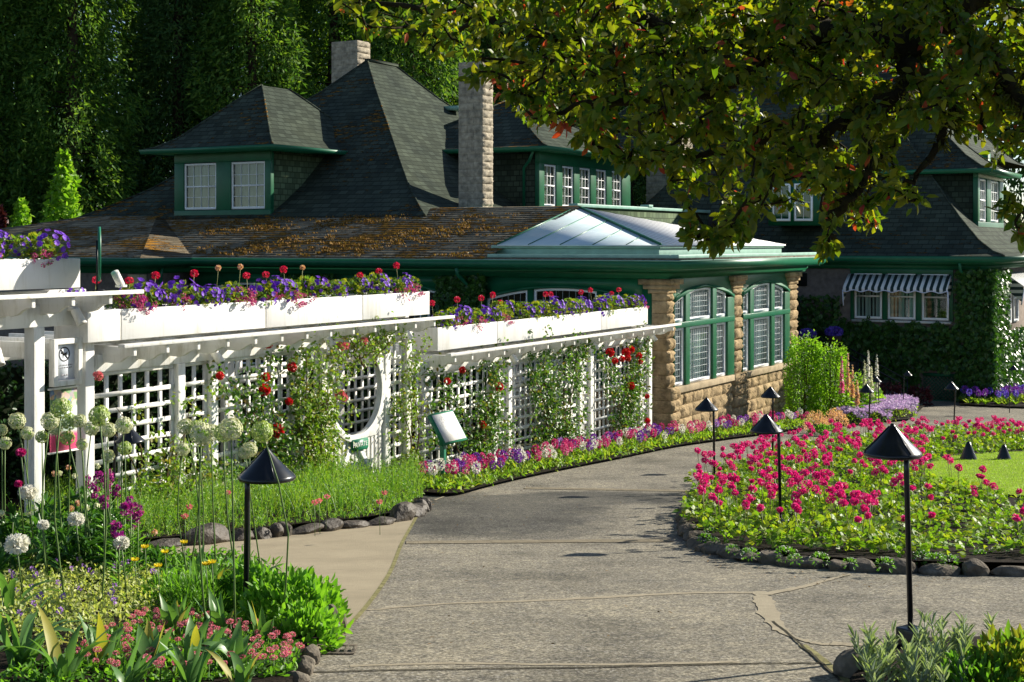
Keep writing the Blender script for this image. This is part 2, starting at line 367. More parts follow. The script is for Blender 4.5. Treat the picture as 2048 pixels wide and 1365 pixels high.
def courses(mb, Fc, a0, a1, z0, z1, rows, w, d, bulge, m=0, offs=0., back=.05):
    """mortar backing plus rows of quarry-faced blocks"""
    Fc.box(mb, a0, a1, z0, z1, d-back, d-.006, m)
    H = (z1-z0)/rows
    for r in range(rows):
        x = a0; first = True
        while x < a1-.03:
            ww = min(w*(.75+.5*rng.random()), a1-x)
            if first and r % 2: ww = min(ww*.55, a1-x)
            if a1-x-ww < .12: ww = a1-x
            first = False
            rough_block(mb, Fc.p(x+.006, z0+r*H+.006, d-.004), (*Fc.a, 0), (0, 0, 1), (*Fc.n, 0), ww-.012, H-.012, bulge, m)
            x += ww
FR = Face((0, 0), (1, 0), (0, -1)); FL = Face((0, 0), (0, 1), (-1, 0))
# stone base, sills and piers of the bay
mb = MB()
for a0, a1 in ((.36, 3.96), (4.66, 8.10)): courses(mb, FR, a0, a1, -.62, .86, 5, .62, .0, .055)
FL.box(mb, .3, 13.6, -.35, .9, -.3, -.03)
mb.build('base_wall', M['stone'], house)
mb = MB()
for a0, a1 in ((.42, 3.94), (4.72, 8.08)): FR.box(mb, a0, a1, .86, 1.0, -.3, .09)
FL.box(mb, .34, 13.6, .9, 1.0, -.28, .05)
mb.build('sill', M['stone_smooth'], house, bevel=.012)
def pier(a0, a1, left=True, sm=False):
    mb = MB(); z = -.62; i = 0; H = .272
    mb.box((a0+.02, .03, -.62), (a1-.02, .36, 3.1))
    while z < 3.05:
        low = z < .95; g = .10 if low else 0; h = min(H, 3.08-z)
        x0, x1 = a0-(g if a0 > .5 else 0), a1+g
        Fc = Face((0, -g), (1, 0), (0, -1)); rough_block(mb, Fc.p(x0, z+.008, .0), (1, 0, 0), (0, 0, 1), (0, -1, 0), x1-x0, h-.016, .07)
        mb.box((x0, -g+.004, z+.008), (x1, .33, z+h-.008))
        if left:
            rough_block(mb, (x0-.004, .34, z+.008), (0, -1, 0), (0, 0, 1), (-1, 0, 0), .34+g, h-.016, .018)
        rough_block(mb, (x1, -g, z+.008), (0, 1, 0), (0, 0, 1), (1, 0, 0), .2, h-.016, .05)
        z += h; i += 1
    for z0, z1, e in ((3.08, 3.17, .06), (3.17, 3.27, .14), (3.27, 3.39, .22)):     # flared capital
        rough_block(mb, (a0-(e if a0 > .5 else .02), -e*.5-.003, z0), (1, 0, 0), (0, 0, 1), (0, -1, 0), a1-a0+e*1.6, z1-z0-.004, .03)
        mb.box((a0-(e if a0 > .5 else .02), -e*.5, z0), (a1+e*.6, .34+(e*1.5 if left else 0), z1-.004))
    return mb.build('stone_pier', M['stone'], house)
pier(0, .36); pier(4.02, 4.60, False); pier(8.14, 8.8, False)
# green joinery round the lights of the two sunny bays
def arch(c, hw, z, rise): return lambda a: z+rise*(1-((a-c)/hw)**2)
def head_wall(Fc, mb, a0, a1, zf, z1, d0, d1, n=14):
    aa = np.linspace(a0, a1, n); fprism(mb, Fc, [(a, zf(a)) for a in aa]+[(a1, z1), (a0, z1)], d0, d1)
def bay(b0, b1, segs, par):
    c = (b0+b1)/2; hw = (b1-b0)/2; zf = arch(c, hw, 2.86, .30)
    mb = MB(); head_wall(FR, mb, b0, b1, zf, 3.40, -.10, -.02)
    cuts = [b0]+[x for s in segs for x in s]+[b1]
    for x0, x1 in zip(cuts[0::2], cuts[1::2]):
        if x1-x0 > .01: FR.box(mb, x0, x1, 1.002, zf(x0 if abs(x0-c) > abs(x1-c) else x1)+.02, -.10, .035)
    mb.build('green_joinery', M['green'], house, bevel=.006)
    mb = MB(); FR.box(mb, b0, b1, 2.30, 2.42, -.095, .05); mb.build('transom', M['green_mid'], house, bevel=.006)
    mb = MB(); ring_a = np.linspace(b0, b1, 18)
    fprism(mb, FR, [(a, zf(a)) for a in ring_a]+[(a, zf(a)+.07) for a in ring_a[::-1]], -.019, .045); mb.build('arch_moulding', M['green_mid'], house)
    for s0, s1 in segs:
        window(FR, s0+.005, s1-.005, 1.01, 2.295, -.03, lead=.125, parent=house, curtain='lit_blind', backd=.12)
        window(FR, s0+.005, s1-.005, 2.425, (lambda a: zf(a)-.005), -.03, lead=.125, parent=house, curtain='lit_blind', backd=.12)
M['lit_blind'] = plain('reflection_toned_blind', (.38, .46, .49), .8, .25, 1.5)  # pale blind; sky and garden reflections in the panes put into its colour
bay(.36, 4.02, [(.38, 1.0), (1.24, 2.62), (2.86, 3.58)], 0)
bay(4.60, 8.14, [(4.62, 5.12), (5.38, 6.68), (6.93, 7.74)], 1)
mb = MB(); FR.box(mb, .2, 8.7, -.3, 3.4, -.42, -.36); FL.box(mb, .5, 13.7, -.3, 3.4, -.42, -.36); mb.box((8.5, .36, -.3), (8.56, 3, 3.4)); mb.build('dark_room_backing', M['dark_in'], house)  # near-black backing, the unlit room's darkness put into its colour
# shaded left face: three arched groups of lights
mb = MB(); prev = .34
for g0, g1, segs in ((.6, 4.62, [(.66, 1.55), (1.70, 3.33), (3.48, 4.58)]), (5.34, 9.36, [(5.38, 6.25), (6.4, 8.15), (8.3, 9.3)]), (9.85, 13.6, [(9.9, 10.8), (10.95, 12.45), (12.6, 13.5)])):
    c = (g0+g1)/2; zf = arch(c, (g1-g0)/2, 2.88, .28)
    FL.box(mb, prev, g0, 1.0, 3.40, -.12, -.03); head_wall(FL, mb, g0, g1, zf, 3.40, -.12, -.03)
    cuts = [g0]+[x for s in segs for x in s]+[g1]
    for x0, x1 in zip(cuts[0::2], cuts[1::2]):
        if x1-x0 > .01: FL.box(mb, x0, x1, 1.002, zf(x0 if abs(x0-c) > abs(x1-c) else x1)+.02, -.115, -.01)
    ra = np.linspace(g0, g1, 18); fprism(mb, FL, [(a, zf(a)) for a in ra]+[(a, zf(a)+.06) for a in ra[::-1]], -.031, .03)
    for s0, s1 in segs: window(FL, s0+.005, s1-.005, 1.01, (lambda a: zf(a)-.005), -.06, lead=.19, parent=house, curtain=None)
    prev = g1
FL.box(mb, prev, 13.74, 1.0, 3.40, -.12, -.03)
mb.build('arcade_wall', M['green'], house)
# projecting wing on the left
mb = MB(); mb.box((-1.85, 13.74, -.4), (-1.55, 25.2, 3.4)); mb.box((-1.55, 13.74, -.4), (-.02, 14.0, 3.4)); mb.build('wing_wall', M['plaster'], house)
mb = MB(); mb.box((-1.98, 13.64, 1.0), (-1.82, 13.9, 3.1)); mb.box((-2.05, 13.55, 3.1), (-1.80, 13.95, 3.38)); mb.build('stone_pier', M['stone_smooth'], house)
# eaves: frieze, soffit, gutter
EP = [(9.4, 0), (0, 0), (0, 13.74), (-1.85, 13.74), (-1.85, 25.4)]
mb = MB(); sweep(mb, EP, [(-.1, 3.402), (.05, 3.402), (.05, 3.44), (.12, 3.50), (.12, 3.56), (-.1, 3.56)]); mb.build('frieze', M['green'], house)
mb = MB(); sweep(mb, EP, [(.0, 3.562), (.46, 3.562), (.46, 3.74), (0, 3.74)]); mb.build('soffit', M['green'], house)
mb = MB(); sweep(mb, EP, [(.462, 3.60), (.54, 3.60), (.62, 3.66), (.64, 3.79), (.60, 3.80), (.462, 3.76)]); mb.build('gutter', M['green_mid'], house)
mb = MB(); sweep(mb, EP, [(.600, 3.803), (.645, 3.792), (.648, 3.806), (.600, 3.815)]); mb.build('gutter_lip', M['green_lt'], house)
def downpipe(pts): mb = MB(); mb.tube(pts, .045, 8); return mb.build('downpipe', M['green_mid'], house, smooth=True)
downpipe([(-.55, 5.05, 3.6), (-.5, 5.05, 3.45), (-.12, 5.0, 3.2), (-.08, 5.0, 2.9), (-.08, 5.0, .2)])
downpipe([(-1.3, 13.5, 3.6), (-1.3, 13.55, 3.3), (-1.2, 13.68, 2.6), (-1.2, 13.68, .2)])
# flat lead roof of the bay, curb and half-pyramid skylight
mb = MB(); mb.box((-.60, -.60, 3.80), (9.45, 4.25, 3.85)); mb.build('lead_flat', M['rock'], house)
mb = MB(); mb.box((-.50, -.50, 3.853), (9.3, -.30, 3.93)); mb.box((-.50, -.296, 3.853), (-.30, 4.25, 3.93)); mb.build('roof_upstand', M['green_lt'], house, bevel=.01)
mb = MB(); mb.box((.32, .32, 3.855), (8.5, 4.6, 4.06)); mb.box((.27, .27, 4.06), (8.56, 4.6, 4.13)); mb.build('skylight_curb', M['green_lt'], house, bevel=.012)
AP = np.array([4.42, 4.42, 5.12]); K0 = np.array([.24, .24, 4.14]); K1 = np.array([.24, 4.42, 4.14]); K2 = np.array([8.60, .24, 4.14])
def sky_mat():
    m, nt, bs = new_mat('skylight_panel'); bs.inputs['Roughness'].default_value = .42
    c = ramp(nt, noise(nt, .55, 5), [(.38, (.55, .68, .72)), (.62, (.82, .87, .88))]); nt.links.new(c, bs.inputs['Base Color']); return m
M['sky_panel'] = sky_mat(); M['seam_metal'] = plain('white_seam_metal', (.86, .86, .84), .7, .04, 2)
dn = np.array([0, 0, -.03])
sl = MB(); sl.prism([K0, AP, K1], dn, 0); o = sl.build('skylight', M['sky_panel'], house)
sl = MB(); sl.prism([K0+[.004, 0, 0], K2, AP+[.004, 0, 0]], dn, 0); o2 = sl.build('metal_roof', M['seam_metal'], house)
mb = MB(); mb.tube([K0+[0, 0, .015], AP+[0, 0, .015]], .03, 5); mb.tube([K1+[0, 0, .01], AP+[0, 0, .01]], .025, 5)
for t in np.linspace(0, 1, 6)[1:-1]:
    b = K0+(K1-K0)*t; hi = K0+(AP-K0)*t; mb.tube([b+[0, 0, .005], hi+[0, 0, .005]], .014, 5)
mb.build('glazing_bar', M['green_mid'], o)
mb = MB()
for x in np.arange(.75, 8.5, .36):
    b = np.array([x, .24, 4.14]); t = (x-.24)/(4.18) if x < 4.42 else (8.6-x)/4.18
    hi = np.array([x, .24+4.18*t, 4.14+.98*t]); d = unit(hi-b); mb.tube([b+[0, 0, .0], hi+[0, 0, .0]], .007, 4)
mb.build('standing_seam', M['ink_pale'], o2)
# parapet of the upper deck
mb = MB(); mb.box((4.9, 4.65, 4.0), (14, 4.75, 5.13)); mb.build('parapet', M['wshing_v'], house)
mb = MB(); mb.box((4.7, 4.58, 5.132), (14, 4.85, 5.22)); mb.box((9.2, 4.56, 5.22), (9.5, 4.84, 5.29)); mb.build('parapet_cap', M['green_lt'], house, bevel=.01)
mb = MB(); mb.box((4.3, 4.75, 4.5), (17.5, 9.8, 5.08)); mb.build('deck', M['rock_dark'], house)
# main roof: mossy skirt, then the steep hipped roof
def flat(name, pts, mat, th=.05, par=house):
    mb = MB(); mb.prism(pts, (0, 0, -th)); return mb.build(name, mat, par)
# the skirt is laid as overlapping courses so that the butt edges catch the light
def skirt(name, edge_lo, edge_hi, n, mat, th=.018):
    mb = MB(); lo = [np.array(q, float) for q in edge_lo]; hi = [np.array(q, float) for q in edge_hi]
    segs = 60
    for i in range(n):
        t0, t1 = i/n, min(1, (i+1.12)/n)
        A, B = lo[0]+(hi[0]-lo[0])*t0, lo[1]+(hi[1]-lo[1])*t0; D, Cc = lo[0]+(hi[0]-lo[0])*t1, lo[1]+(hi[1]-lo[1])*t1
        w = rng.random(segs+1)*.5+.5
        s = np.linspace(0, 1, segs+1)[:, None]; low = A+(B-A)*s; up = D+(Cc-D)*s
        ftop = low+np.array([0, 0, 1])*(th*w)[:, None]; v = np.vstack([low-[0, 0, .02], ftop, up]); q = segs+1
        f = [(j, j+1, q+j+1, q+j) for j in range(segs)]+[(q+j, q+j+1, 2*q+j+1, 2*q+j) for j in range(segs)]
        mb.add(v, np.array(f))
    return mb.build(name, mat, house)
M['roof_moss'] = leaf('rust_moss', [(.12,.065,.018),(.20,.10,.022),(.27,.155,.04),(.09,.07,.025)], .15, .9)
def _cardset(p, D, r):
    m = MB(); m.cards(p, D, rng.normal(size=(len(p), 3)), r, r*.7, DIAM); return m.v[0], m.f[0][0]
Z0, Z1 = 3.815, 5.15
skirt('skirt_roof', [(-.63, 4.28, Z0), (-.63, 13.1, Z0)], [(4.4, 4.28, Z1), (4.4, 19.05, Z1)], 24, M['roof_low_u'])
skirt('skirt_roof', [(-.63, 13.1, Z0), (-2.48, 13.1, Z0)], [(4.4, 19.05, Z1), (4.39, 19.06, Z1)], 24, M['roof_low_v'])
skirt('skirt_roof', [(-2.48, 13.1, Z0), (-2.48, 26.0, Z0)], [(4.4, 19.05, Z1), (4.4, 20.75, Z1+.02)], 28, M['roof_low_u'])
skirt('skirt_roof', [(-2.48, 26.0, Z0), (19, 26.0, Z0)], [(4.4, 20.75, Z1), (17.2, 20.75, Z1)], 24, M['roof_low_v'])
mo = MB(); n = 1500; u_ = -.55+4.2*rng.random(n)**1.1; v_ = 4.6+13*rng.random(n); kk = np.sin(v_*1.7+u_)+np.sin(v_*.6+2*u_+1)+rng.normal(0, .7, n) > .2; u_, v_ = u_[kk], v_[kk]; n = len(u_)
z_ = Z0+(u_+.63)*(Z1-Z0)/5.03+.012; ok_ = v_ < 13.0+(u_+.6)*1.15; u_, v_, z_ = u_[ok_], v_[ok_], z_[ok_]; n = len(u_); rr_ = .03+.05*rng.random(n)
for d_ in range(9):
    o_ = rng.normal(0, 1, (n, 3))*np.array([.35, 1.3, .1])*rr_[:, None]; o_[:, 2] = np.abs(o_[:, 2]); D_ = unit(rng.normal(0, .5, (n, 3))+np.array([-.3, 0, .8])); mo.add(*_cardset(np.stack([u_, v_, z_], 1)+o_, D_, rr_))
o = mo.build('moss', M['roof_moss'], house); o['kind'] = 'stuff'
def hip(par, name, u0, u1, v0, v1, prof, mats, sides='lfrb', apex_shift=0.):
    """steep hipped roof from nested rectangles; prof = [(inset, z)], material per side: 0 for -u/+u, 1 for -v/+v"""
    a, b = MB(), MB(); L = []
    for d, z in prof:
        du = min(d, (u1-u0)/2); dv = min(d, (v1-v0)/2); L.append([(u0+du, v0+dv, z), (u1-du, v0+dv, z), (u1-du, v1-dv, z), (u0+du, v1-dv, z)])
    for q, r in zip(L, L[1:]):
        b.add([q[0], q[1], r[1], r[0]], [(0, 1, 2, 3)]); a.add([q[1], q[2], r[2], r[1]], [(0, 1, 2, 3)])
        b.add([q[2], q[3], r[3], r[2]], [(0, 1, 2, 3)]); a.add([q[3], q[0], r[0], r[3]], [(0, 1, 2, 3)])
    a.add(L[-1], [(0, 1, 2, 3)]); a.add(L[0], [(3, 2, 1, 0)])
    o = b.build(name, mats[1], par); a.build('roof_face', mats[0], o)
    h = MB()
    for i in range(4): h.tube([np.array(l[i])+[0, 0, .015] for l in L], .035, 5)
    h.build('hip_cap', mats[0], o); return o
prof = [(0, 4.90), (.40, 5.10), (.86, 5.36), (1.7, 5.89), (2.43, 6.49), (3.33, 7.25), (4.22, 8.02), (5.54, 9.15), (6.6, 10.22)]
hip(house, 'main_roof', 3.35, 18.15, 8.48, 21.68, prof, (M['roof_u'], M['roof_v']))
mb = MB(); mb.box((9.9, 15.0, 10.20), (11.65, 15.16, 10.28)); mb.build('ridge_cap', M['roof_u'], house)
# left dormer
def dormer(u0, u1, v0, v1, zb, zt, over, front, zr, rprof, wins, wmats, name='dormer'):
    mb = MB(); th = .12
    if front == 'u':
        Fc = Face((u0, 0), (0, 1), (-1, 0)); A0, A1 = v0, v1
        mb2 = MB(); mb2.box((u0+.05, v0, zb-.6), (u1, v0+th, zt)); mb2.box((u0+.05, v1-th, zb-.6), (u1, v1, zt)); mb2.build(name+'_cheek', wmats[1], house)
    else:
        Fc = Face((0, v0), (1, 0), (0, -1)); A0, A1 = u0, u1
        mb2 = MB(); mb2.box((u0, v0+.05, zb-.6), (u0+th, v1, zt)); mb2.box((u1-th, v0+.05, zb-.6), (u1, v1, zt)); mb2.build(name+'_cheek', wmats[0], house)
    wz0, wz1 = wins[0][2], wins[0][3]
    cuts = [A0-.04]+[x for w in wins for x in w[:2]]+[A1+.04]
    for x0, x1 in zip(cuts[0::2], cuts[1::2]): Fc.box(mb, x0, x1, wz0-.02, wz1+.02, -.12, .03)
    Fc.box(mb, A0-.04, A1+.04, zb-.3, wz0-.02, -.12, .04); Fc.box(mb, A0-.04, A1+.04, wz1+.02, zt, -.12, .04)
    mb.build(name+'_front', M['green'], house, bevel=.008)
    dk = MB(); Fc.box(dk, A0+.1, A1-.1, zb, zt, -.5, -.45); dk.build('dark_room_backing', M['dark_in'], house)
    for w in wins: window(Fc, w[0], w[1], w[2], w[3], -.02, cols=4 if w[1]-w[0] > .9 else 3, rows=4, sash=True, parent=house)
    o = hip(house, name+'_roof', u0-over if front == 'u' else u0-over, (u1 if front == 'u' else u1+over), v0-over, (v1+over if front == 'u' else v1), rprof, (M['roof_u'], M['roof_v']))
    lo = rprof[0][1]; g = MB()
    U0, U1, V0, V1 = u0-over, (u1 if front == 'u' else u1+over), v0-over, (v1+over if front == 'u' else v1)
    path = [(U1, V0), (U0, V0), (U0, V1), (U1-.1, V1)] if front == 'u' else [(U1, V1), (U1, V0), (U0, V0), (U0, V1)]
    if front != 'u': path = [(U1, V1), (U1, V0), (U0, V0), (U0, V1)]
    sweep(g, path, [(-.02, lo-.12), (.05, lo-.12), (.09, lo+.015), (-.02, lo+.015)]); g.build(name+'_gutter', M['green_mid'], o)
    g = MB(); g.box((U0+.02, V0+.02, lo-.10), (U1-.02, V1-.02, lo-.03)); g.build(name+'_soffit', M['green'], o)
    return o
dormer(3.6, 9.2, 13.98, 17.6, 5.08, 6.92, .68, 'u', 9.0, [(0, 6.95), (.25, 7.02), (.7, 7.30), (1.2, 7.78), (2.0, 8.55), (2.49, 9.0)],
       [(14.16, 15.44, 5.17, 6.55), (16.0, 17.27, 5.17, 6.55)], (M['wshing_u'], M['wshing_v']))
# right dormer with its row of five sashes
dormer(9.85, 16.4, 8.55, 14.5, 5.10, 7.05, .6, 'v', 9.0, [(0, 7.10), (.3, 7.19), (.8, 7.45), (1.6, 7.93), (2.6, 8.5), (3.7, 9.05)],
       [(a, a+.8, 5.32, 6.62) for a in (10.15, 11.35, 12.55, 13.75, 14.95)], (M['wshing_u'], M['wshing_v']))
downpipe([(9.4, 8.5, 7.0), (9.5, 8.7, 6.7), (9.7, 9.0, 6.5), (9.7, 9.0, 5.1)])
mb = MB(); mb.box((12.4, 13.1, 8.70), (12.95, 13.7, 8.84)); mb.build('roof_light', M['green_lt'], house)
def chimney(u0, u1, v0, v1, z0, z1, rough=True):
    mb = MB(); mb.box((u0, v0, z0), (u1, v1, z1), 0)
    o = mb.build('chimney', M['block_u'], house)
    mb = MB(); h = .21; z = z0; i = 0
    while z < z1-.05:
        hh = min(h, z1-z)
        rough_block(mb, (u0-.0, v0-.004, z+.004), (1, 0, 0), (0, 0, 1), (0, -1, 0), (u1-u0), hh-.008, .055)
        cut = (v1-v0)*(.62 if i % 2 else .38)
        for a, b in ((0, cut), (cut, v1-v0)): rough_block(mb, (u0-.004, v0+b-.004, z+.004), (0, -1, 0), (0, 0, 1), (-1, 0, 0), b-a-.008, hh-.008, .014)
        z += hh; i += 1
    mb.build('block_facing', M['chim'], o)
    return o
M['chim'] = plain('grey_quarry_stone', (.36, .315, .24), .95, .4, 7, .7, 30, dirt=((.14, .13, .11), 4))
chimney(6.05, 6.62, 8.3, 9.1, 4.6, 9.35)
mb = MB(); mb.box((5.9, 8.2, 5.08), (6.75, 9.2, 5.20)); mb.build('chimney_flashing', M['green_lt'], house)
chimney(11.2, 11.95, 16.4, 17.5, 8.0, 11.15)
chimney(18.6, 19.8, 7.6, 8.9, 4.5, 8.9)
# rear range seen in glimpses through the leaves
mb = MB(); mb.box((24.0, -2.0, 4.0), (24.5, 10.0, 7.4)); mb.build('rear_wall', M['green'], house)
FRr = Face((24.0, 0), (0, 1), (-1, 0))
for a in (7.6, 8.45, 9.3): window(FRr, a, a+.7, 5.0, 6.6, .03, parent=house, curtain=None, cols=2, rows=2, sash=True)
hip(house, 'rear_roof', 23.4, 36, -1.5, 16, [(0, 7.4), (.5, 7.6), (1.2, 8.2), (4, 11.2)], (M['roof_u'], M['roof_v']))
# right wing
UW = 14.0
mb = MB(); mb.box((UW, -3.95, -1.0), (UW+.3, 6, 3.4)); mb.box((UW+.3, -3.95, -1.0), (23, -3.65, 3.4)); mb.build('wing_wall', M['plaster'], house)
FW = Face((UW, 0), (0, 1), (-1, 0)); FV = Face((0, -3.95), (1, 0), (0, -1))
mb = MB()
for a0, a1 in ((-3.02, -2.91), (-2.11, -1.94), (-1.10, -.94), (-.09, .03)): FW.box(mb, a0, a1, 1.86, 3.27, -.01, .05)
FW.box(mb, -3.02, .03, 3.272, 3.40, -.01, .07)
mb.build('green_joinery', M['green'], house, bevel=.006)
for a0, a1, cu in ((-2.90, -2.12, None), (-1.93, -1.11, 'blind'), (-.93, -.10, 'blind')):
    window(FW, a0, a1, 1.90, 3.26, .07, sash=True, parent=house, curtain=cu, backd=.055)
    dk = MB(); FW.box(dk, a0, a1, 1.92, 3.24, .002, .004); dk.build('dark_room_backing', M['dark_in'], house)  # thin near-black sheet on the wall stands for the unlit room
mb = MB(); FW.box(mb, -2.97, -.03, 1.80, 1.87, 0, .13); mb.build('sill', M['white'], house)
for a in (16.7, 17.9): window(FV, a, a+.8, 1.7, 3.2, .05, sash=True, parent=house, curtain=None)
mb = MB(); FW.box(mb, 1.4, 1.9, 2.85, 3.25, -.01, .04); mb.build('wall_vent', M['dark_in'], house)
mb = MB()                                     # green lattice vent at the foot of the wing wall
LV0, LV1 = -3.10, -2.15
FW.box(mb, LV0, LV1, -.52, -.44, 0, .08); FW.box(mb, LV0, LV1, .26, .34, 0, .08)
for k in np.arange(LV0-.8, LV1+.8, .11):
    for sg in (1, -1):
        p0 = np.array([k, -.44]); p1 = np.array([k+sg*.7, .26])
        t0 = np.clip((np.array([LV0, LV1])-p0[0])/(p1[0]-p0[0]), 0, 1); t0.sort()
        if t0[1]-t0[0] > .03:
            q0, q1 = p0+(p1-p0)*t0[0], p0+(p1-p0)*t0[1]; mb.tube([FW.p(q0[0], q0[1], .03+.012*sg), FW.p(q1[0], q1[1], .03+.012*sg)], .012, 4)
mb.build('lattice_vent', M['green_mid'], house)
EW = [(25, -3.95), (UW, -3.95), (UW, 6)]
mb = MB(); sweep(mb, EW, [(-.05, 3.402), (.08, 3.402), (.10, 3.56), (-.05, 3.56)]); mb.build('frieze', M['green'], house)
mb = MB(); sweep(mb, EW, [(.0, 3.562), (.44, 3.562), (.44, 3.74), (0, 3.74)]); mb.build('soffit', M['green'], house)
mb = MB(); sweep(mb, EW, [(.442, 3.60), (.52, 3.60), (.60, 3.66), (.62, 3.79), (.58, 3.80), (.442, 3.76)]); mb.build('gutter', M['green_mid'], house)
mb = MB(); mb.tube([(UW-.5, -3.3, 3.6), (UW-.4, -3.3, 3.4), (UW-.07, -3.4, 3.1), (UW-.07, -3.4, -.4)], .045, 8); mb.build('downpipe', M['green_mid'], house, smooth=True)
hip(house, 'wing_roof', UW-.62, 23.0, -4.57, 9.5, [(0, 3.80), (.4, 3.93), (.9, 4.25), (1.6, 4.95), (2.6, 6.15), (3.9, 7.75), (4.75, 8.85)], (M['roof_u'], M['roof_v']))
FD = Face((13.6, 0), (0, 1), (-1, 0))
mb = MB(); FD.box(mb, .95, 2.5, 4.72, 6.1, -1.6, 0); mb.build('dormer_front', M['green'], house)
for a in (1.08, 1.78): window(FD, a, a+.58, 4.85, 6.0, .05, cols=2, rows=2, parent=house)
dormer(16.4, 20.3, -3.2, 1.5, 4.65, 6.40, .45, 'v', 8.1, [(0, 6.43), (.3, 6.52), (.9, 6.9), (1.5, 7.45), (2.2, 8.12)],
       [(16.65, 17.7, 4.85, 6.17), (18.3, 19.7, 4.85, 6.17)], (M['wshing_u'], M['wshing_v']))
# striped awnings
def awn_mat(axis):
    m, nt, bs = new_mat('striped_canvas'); bs.inputs['Roughness'].default_value = .8
    tc = nd(nt, 'ShaderNodeTexCoord'); sp = nd(nt, 'ShaderNodeSeparateXYZ'); nt.links.new(tc.outputs['Object'], sp.inputs[0])
    k = math_(nt, 'GREATER_THAN', math_(nt, 'FRACT', math_(nt, 'DIVIDE', sp.outputs[axis], .19)), .5)
    nt.links.new(mixc(nt, k, (.80, .80, .80), (.012, .035, .035)), bs.inputs['Base Color']); return m
M['trim_canvas'] = plain('pale_canvas_trim', (.72, .74, .86), .8, .05)
def awning(Fc, a0, a1, mat, side):
    mb = MB(); n = 60; aa = np.linspace(a0, a1, n)
    top = [Fc.p(a, 3.25, .06) for a in aa]; low = [Fc.p(a, 2.86, .62) for a in aa]; val = [Fc.p(a, 2.75+.028*math.cos((a-a0)*2*math.pi/.46), .625) for a in aa]
    v = top+low+val; f = [(i, i+1, n+i+1, n+i) for i in range(n-1)]+[(n+i, n+i+1, 2*n+i+1, 2*n+i) for i in range(n-1)]
    mb.add(v, np.array(f))
    o = mb.build('awning', mat, house); sm = o.modifiers.new('cloth', 'SOLIDIFY'); sm.thickness = .008
    t = MB(); t.tube([np.array(q) for q in val], .018, 5)
    for a in (a0, a1): t.tube([Fc.p(a, 2.78, .62), Fc.p(a, 2.45, .57), Fc.p(a, 2.30, .54)], .02, 5)
    t.build('canvas_trim', M['trim_canvas'], o)
    g = MB()
    for a in (a0+.004, a1-.004): g.add([Fc.p(a, 3.24, .065), Fc.p(a, 2.86, .61), Fc.p(a, 2.38, .57), Fc.p(a, 2.6, .3), Fc.p(a, 2.8, .1)], [(0, 1, 2, 3, 4)])
    g.build('side_flap', side, o); return o
sm_, nt_, bs_ = new_mat('striped_flap')
tc_ = nd(nt_, 'ShaderNodeTexCoord'); sp_ = nd(nt_, 'ShaderNodeSeparateXYZ'); nt_.links.new(tc_.outputs['Object'], sp_.inputs[0])
k_ = math_(nt_, 'GREATER_THAN', math_(nt_, 'FRACT', math_(nt_, 'DIVIDE', sp_.outputs[2], .19)), .5)
nt_.links.new(mixc(nt_, k_, (.74, .70, .60), (.012, .035, .035)), bs_.inputs['Base Color'])
awning(FW, -2.99, .10, awn_mat(1), sm_); awning(FV, 16.4, 19.4, awn_mat(0), sm_)
# steps up to the door between bay and wing, with two handrails
mb = MB()
for i in range(9): mb.box((12.6+.002*i, -2.2+.32*i, -1.0), (13.9, -1.88+.32*i, -.40+.17*i))
mb.build('steps', M['rock_dark'], house)
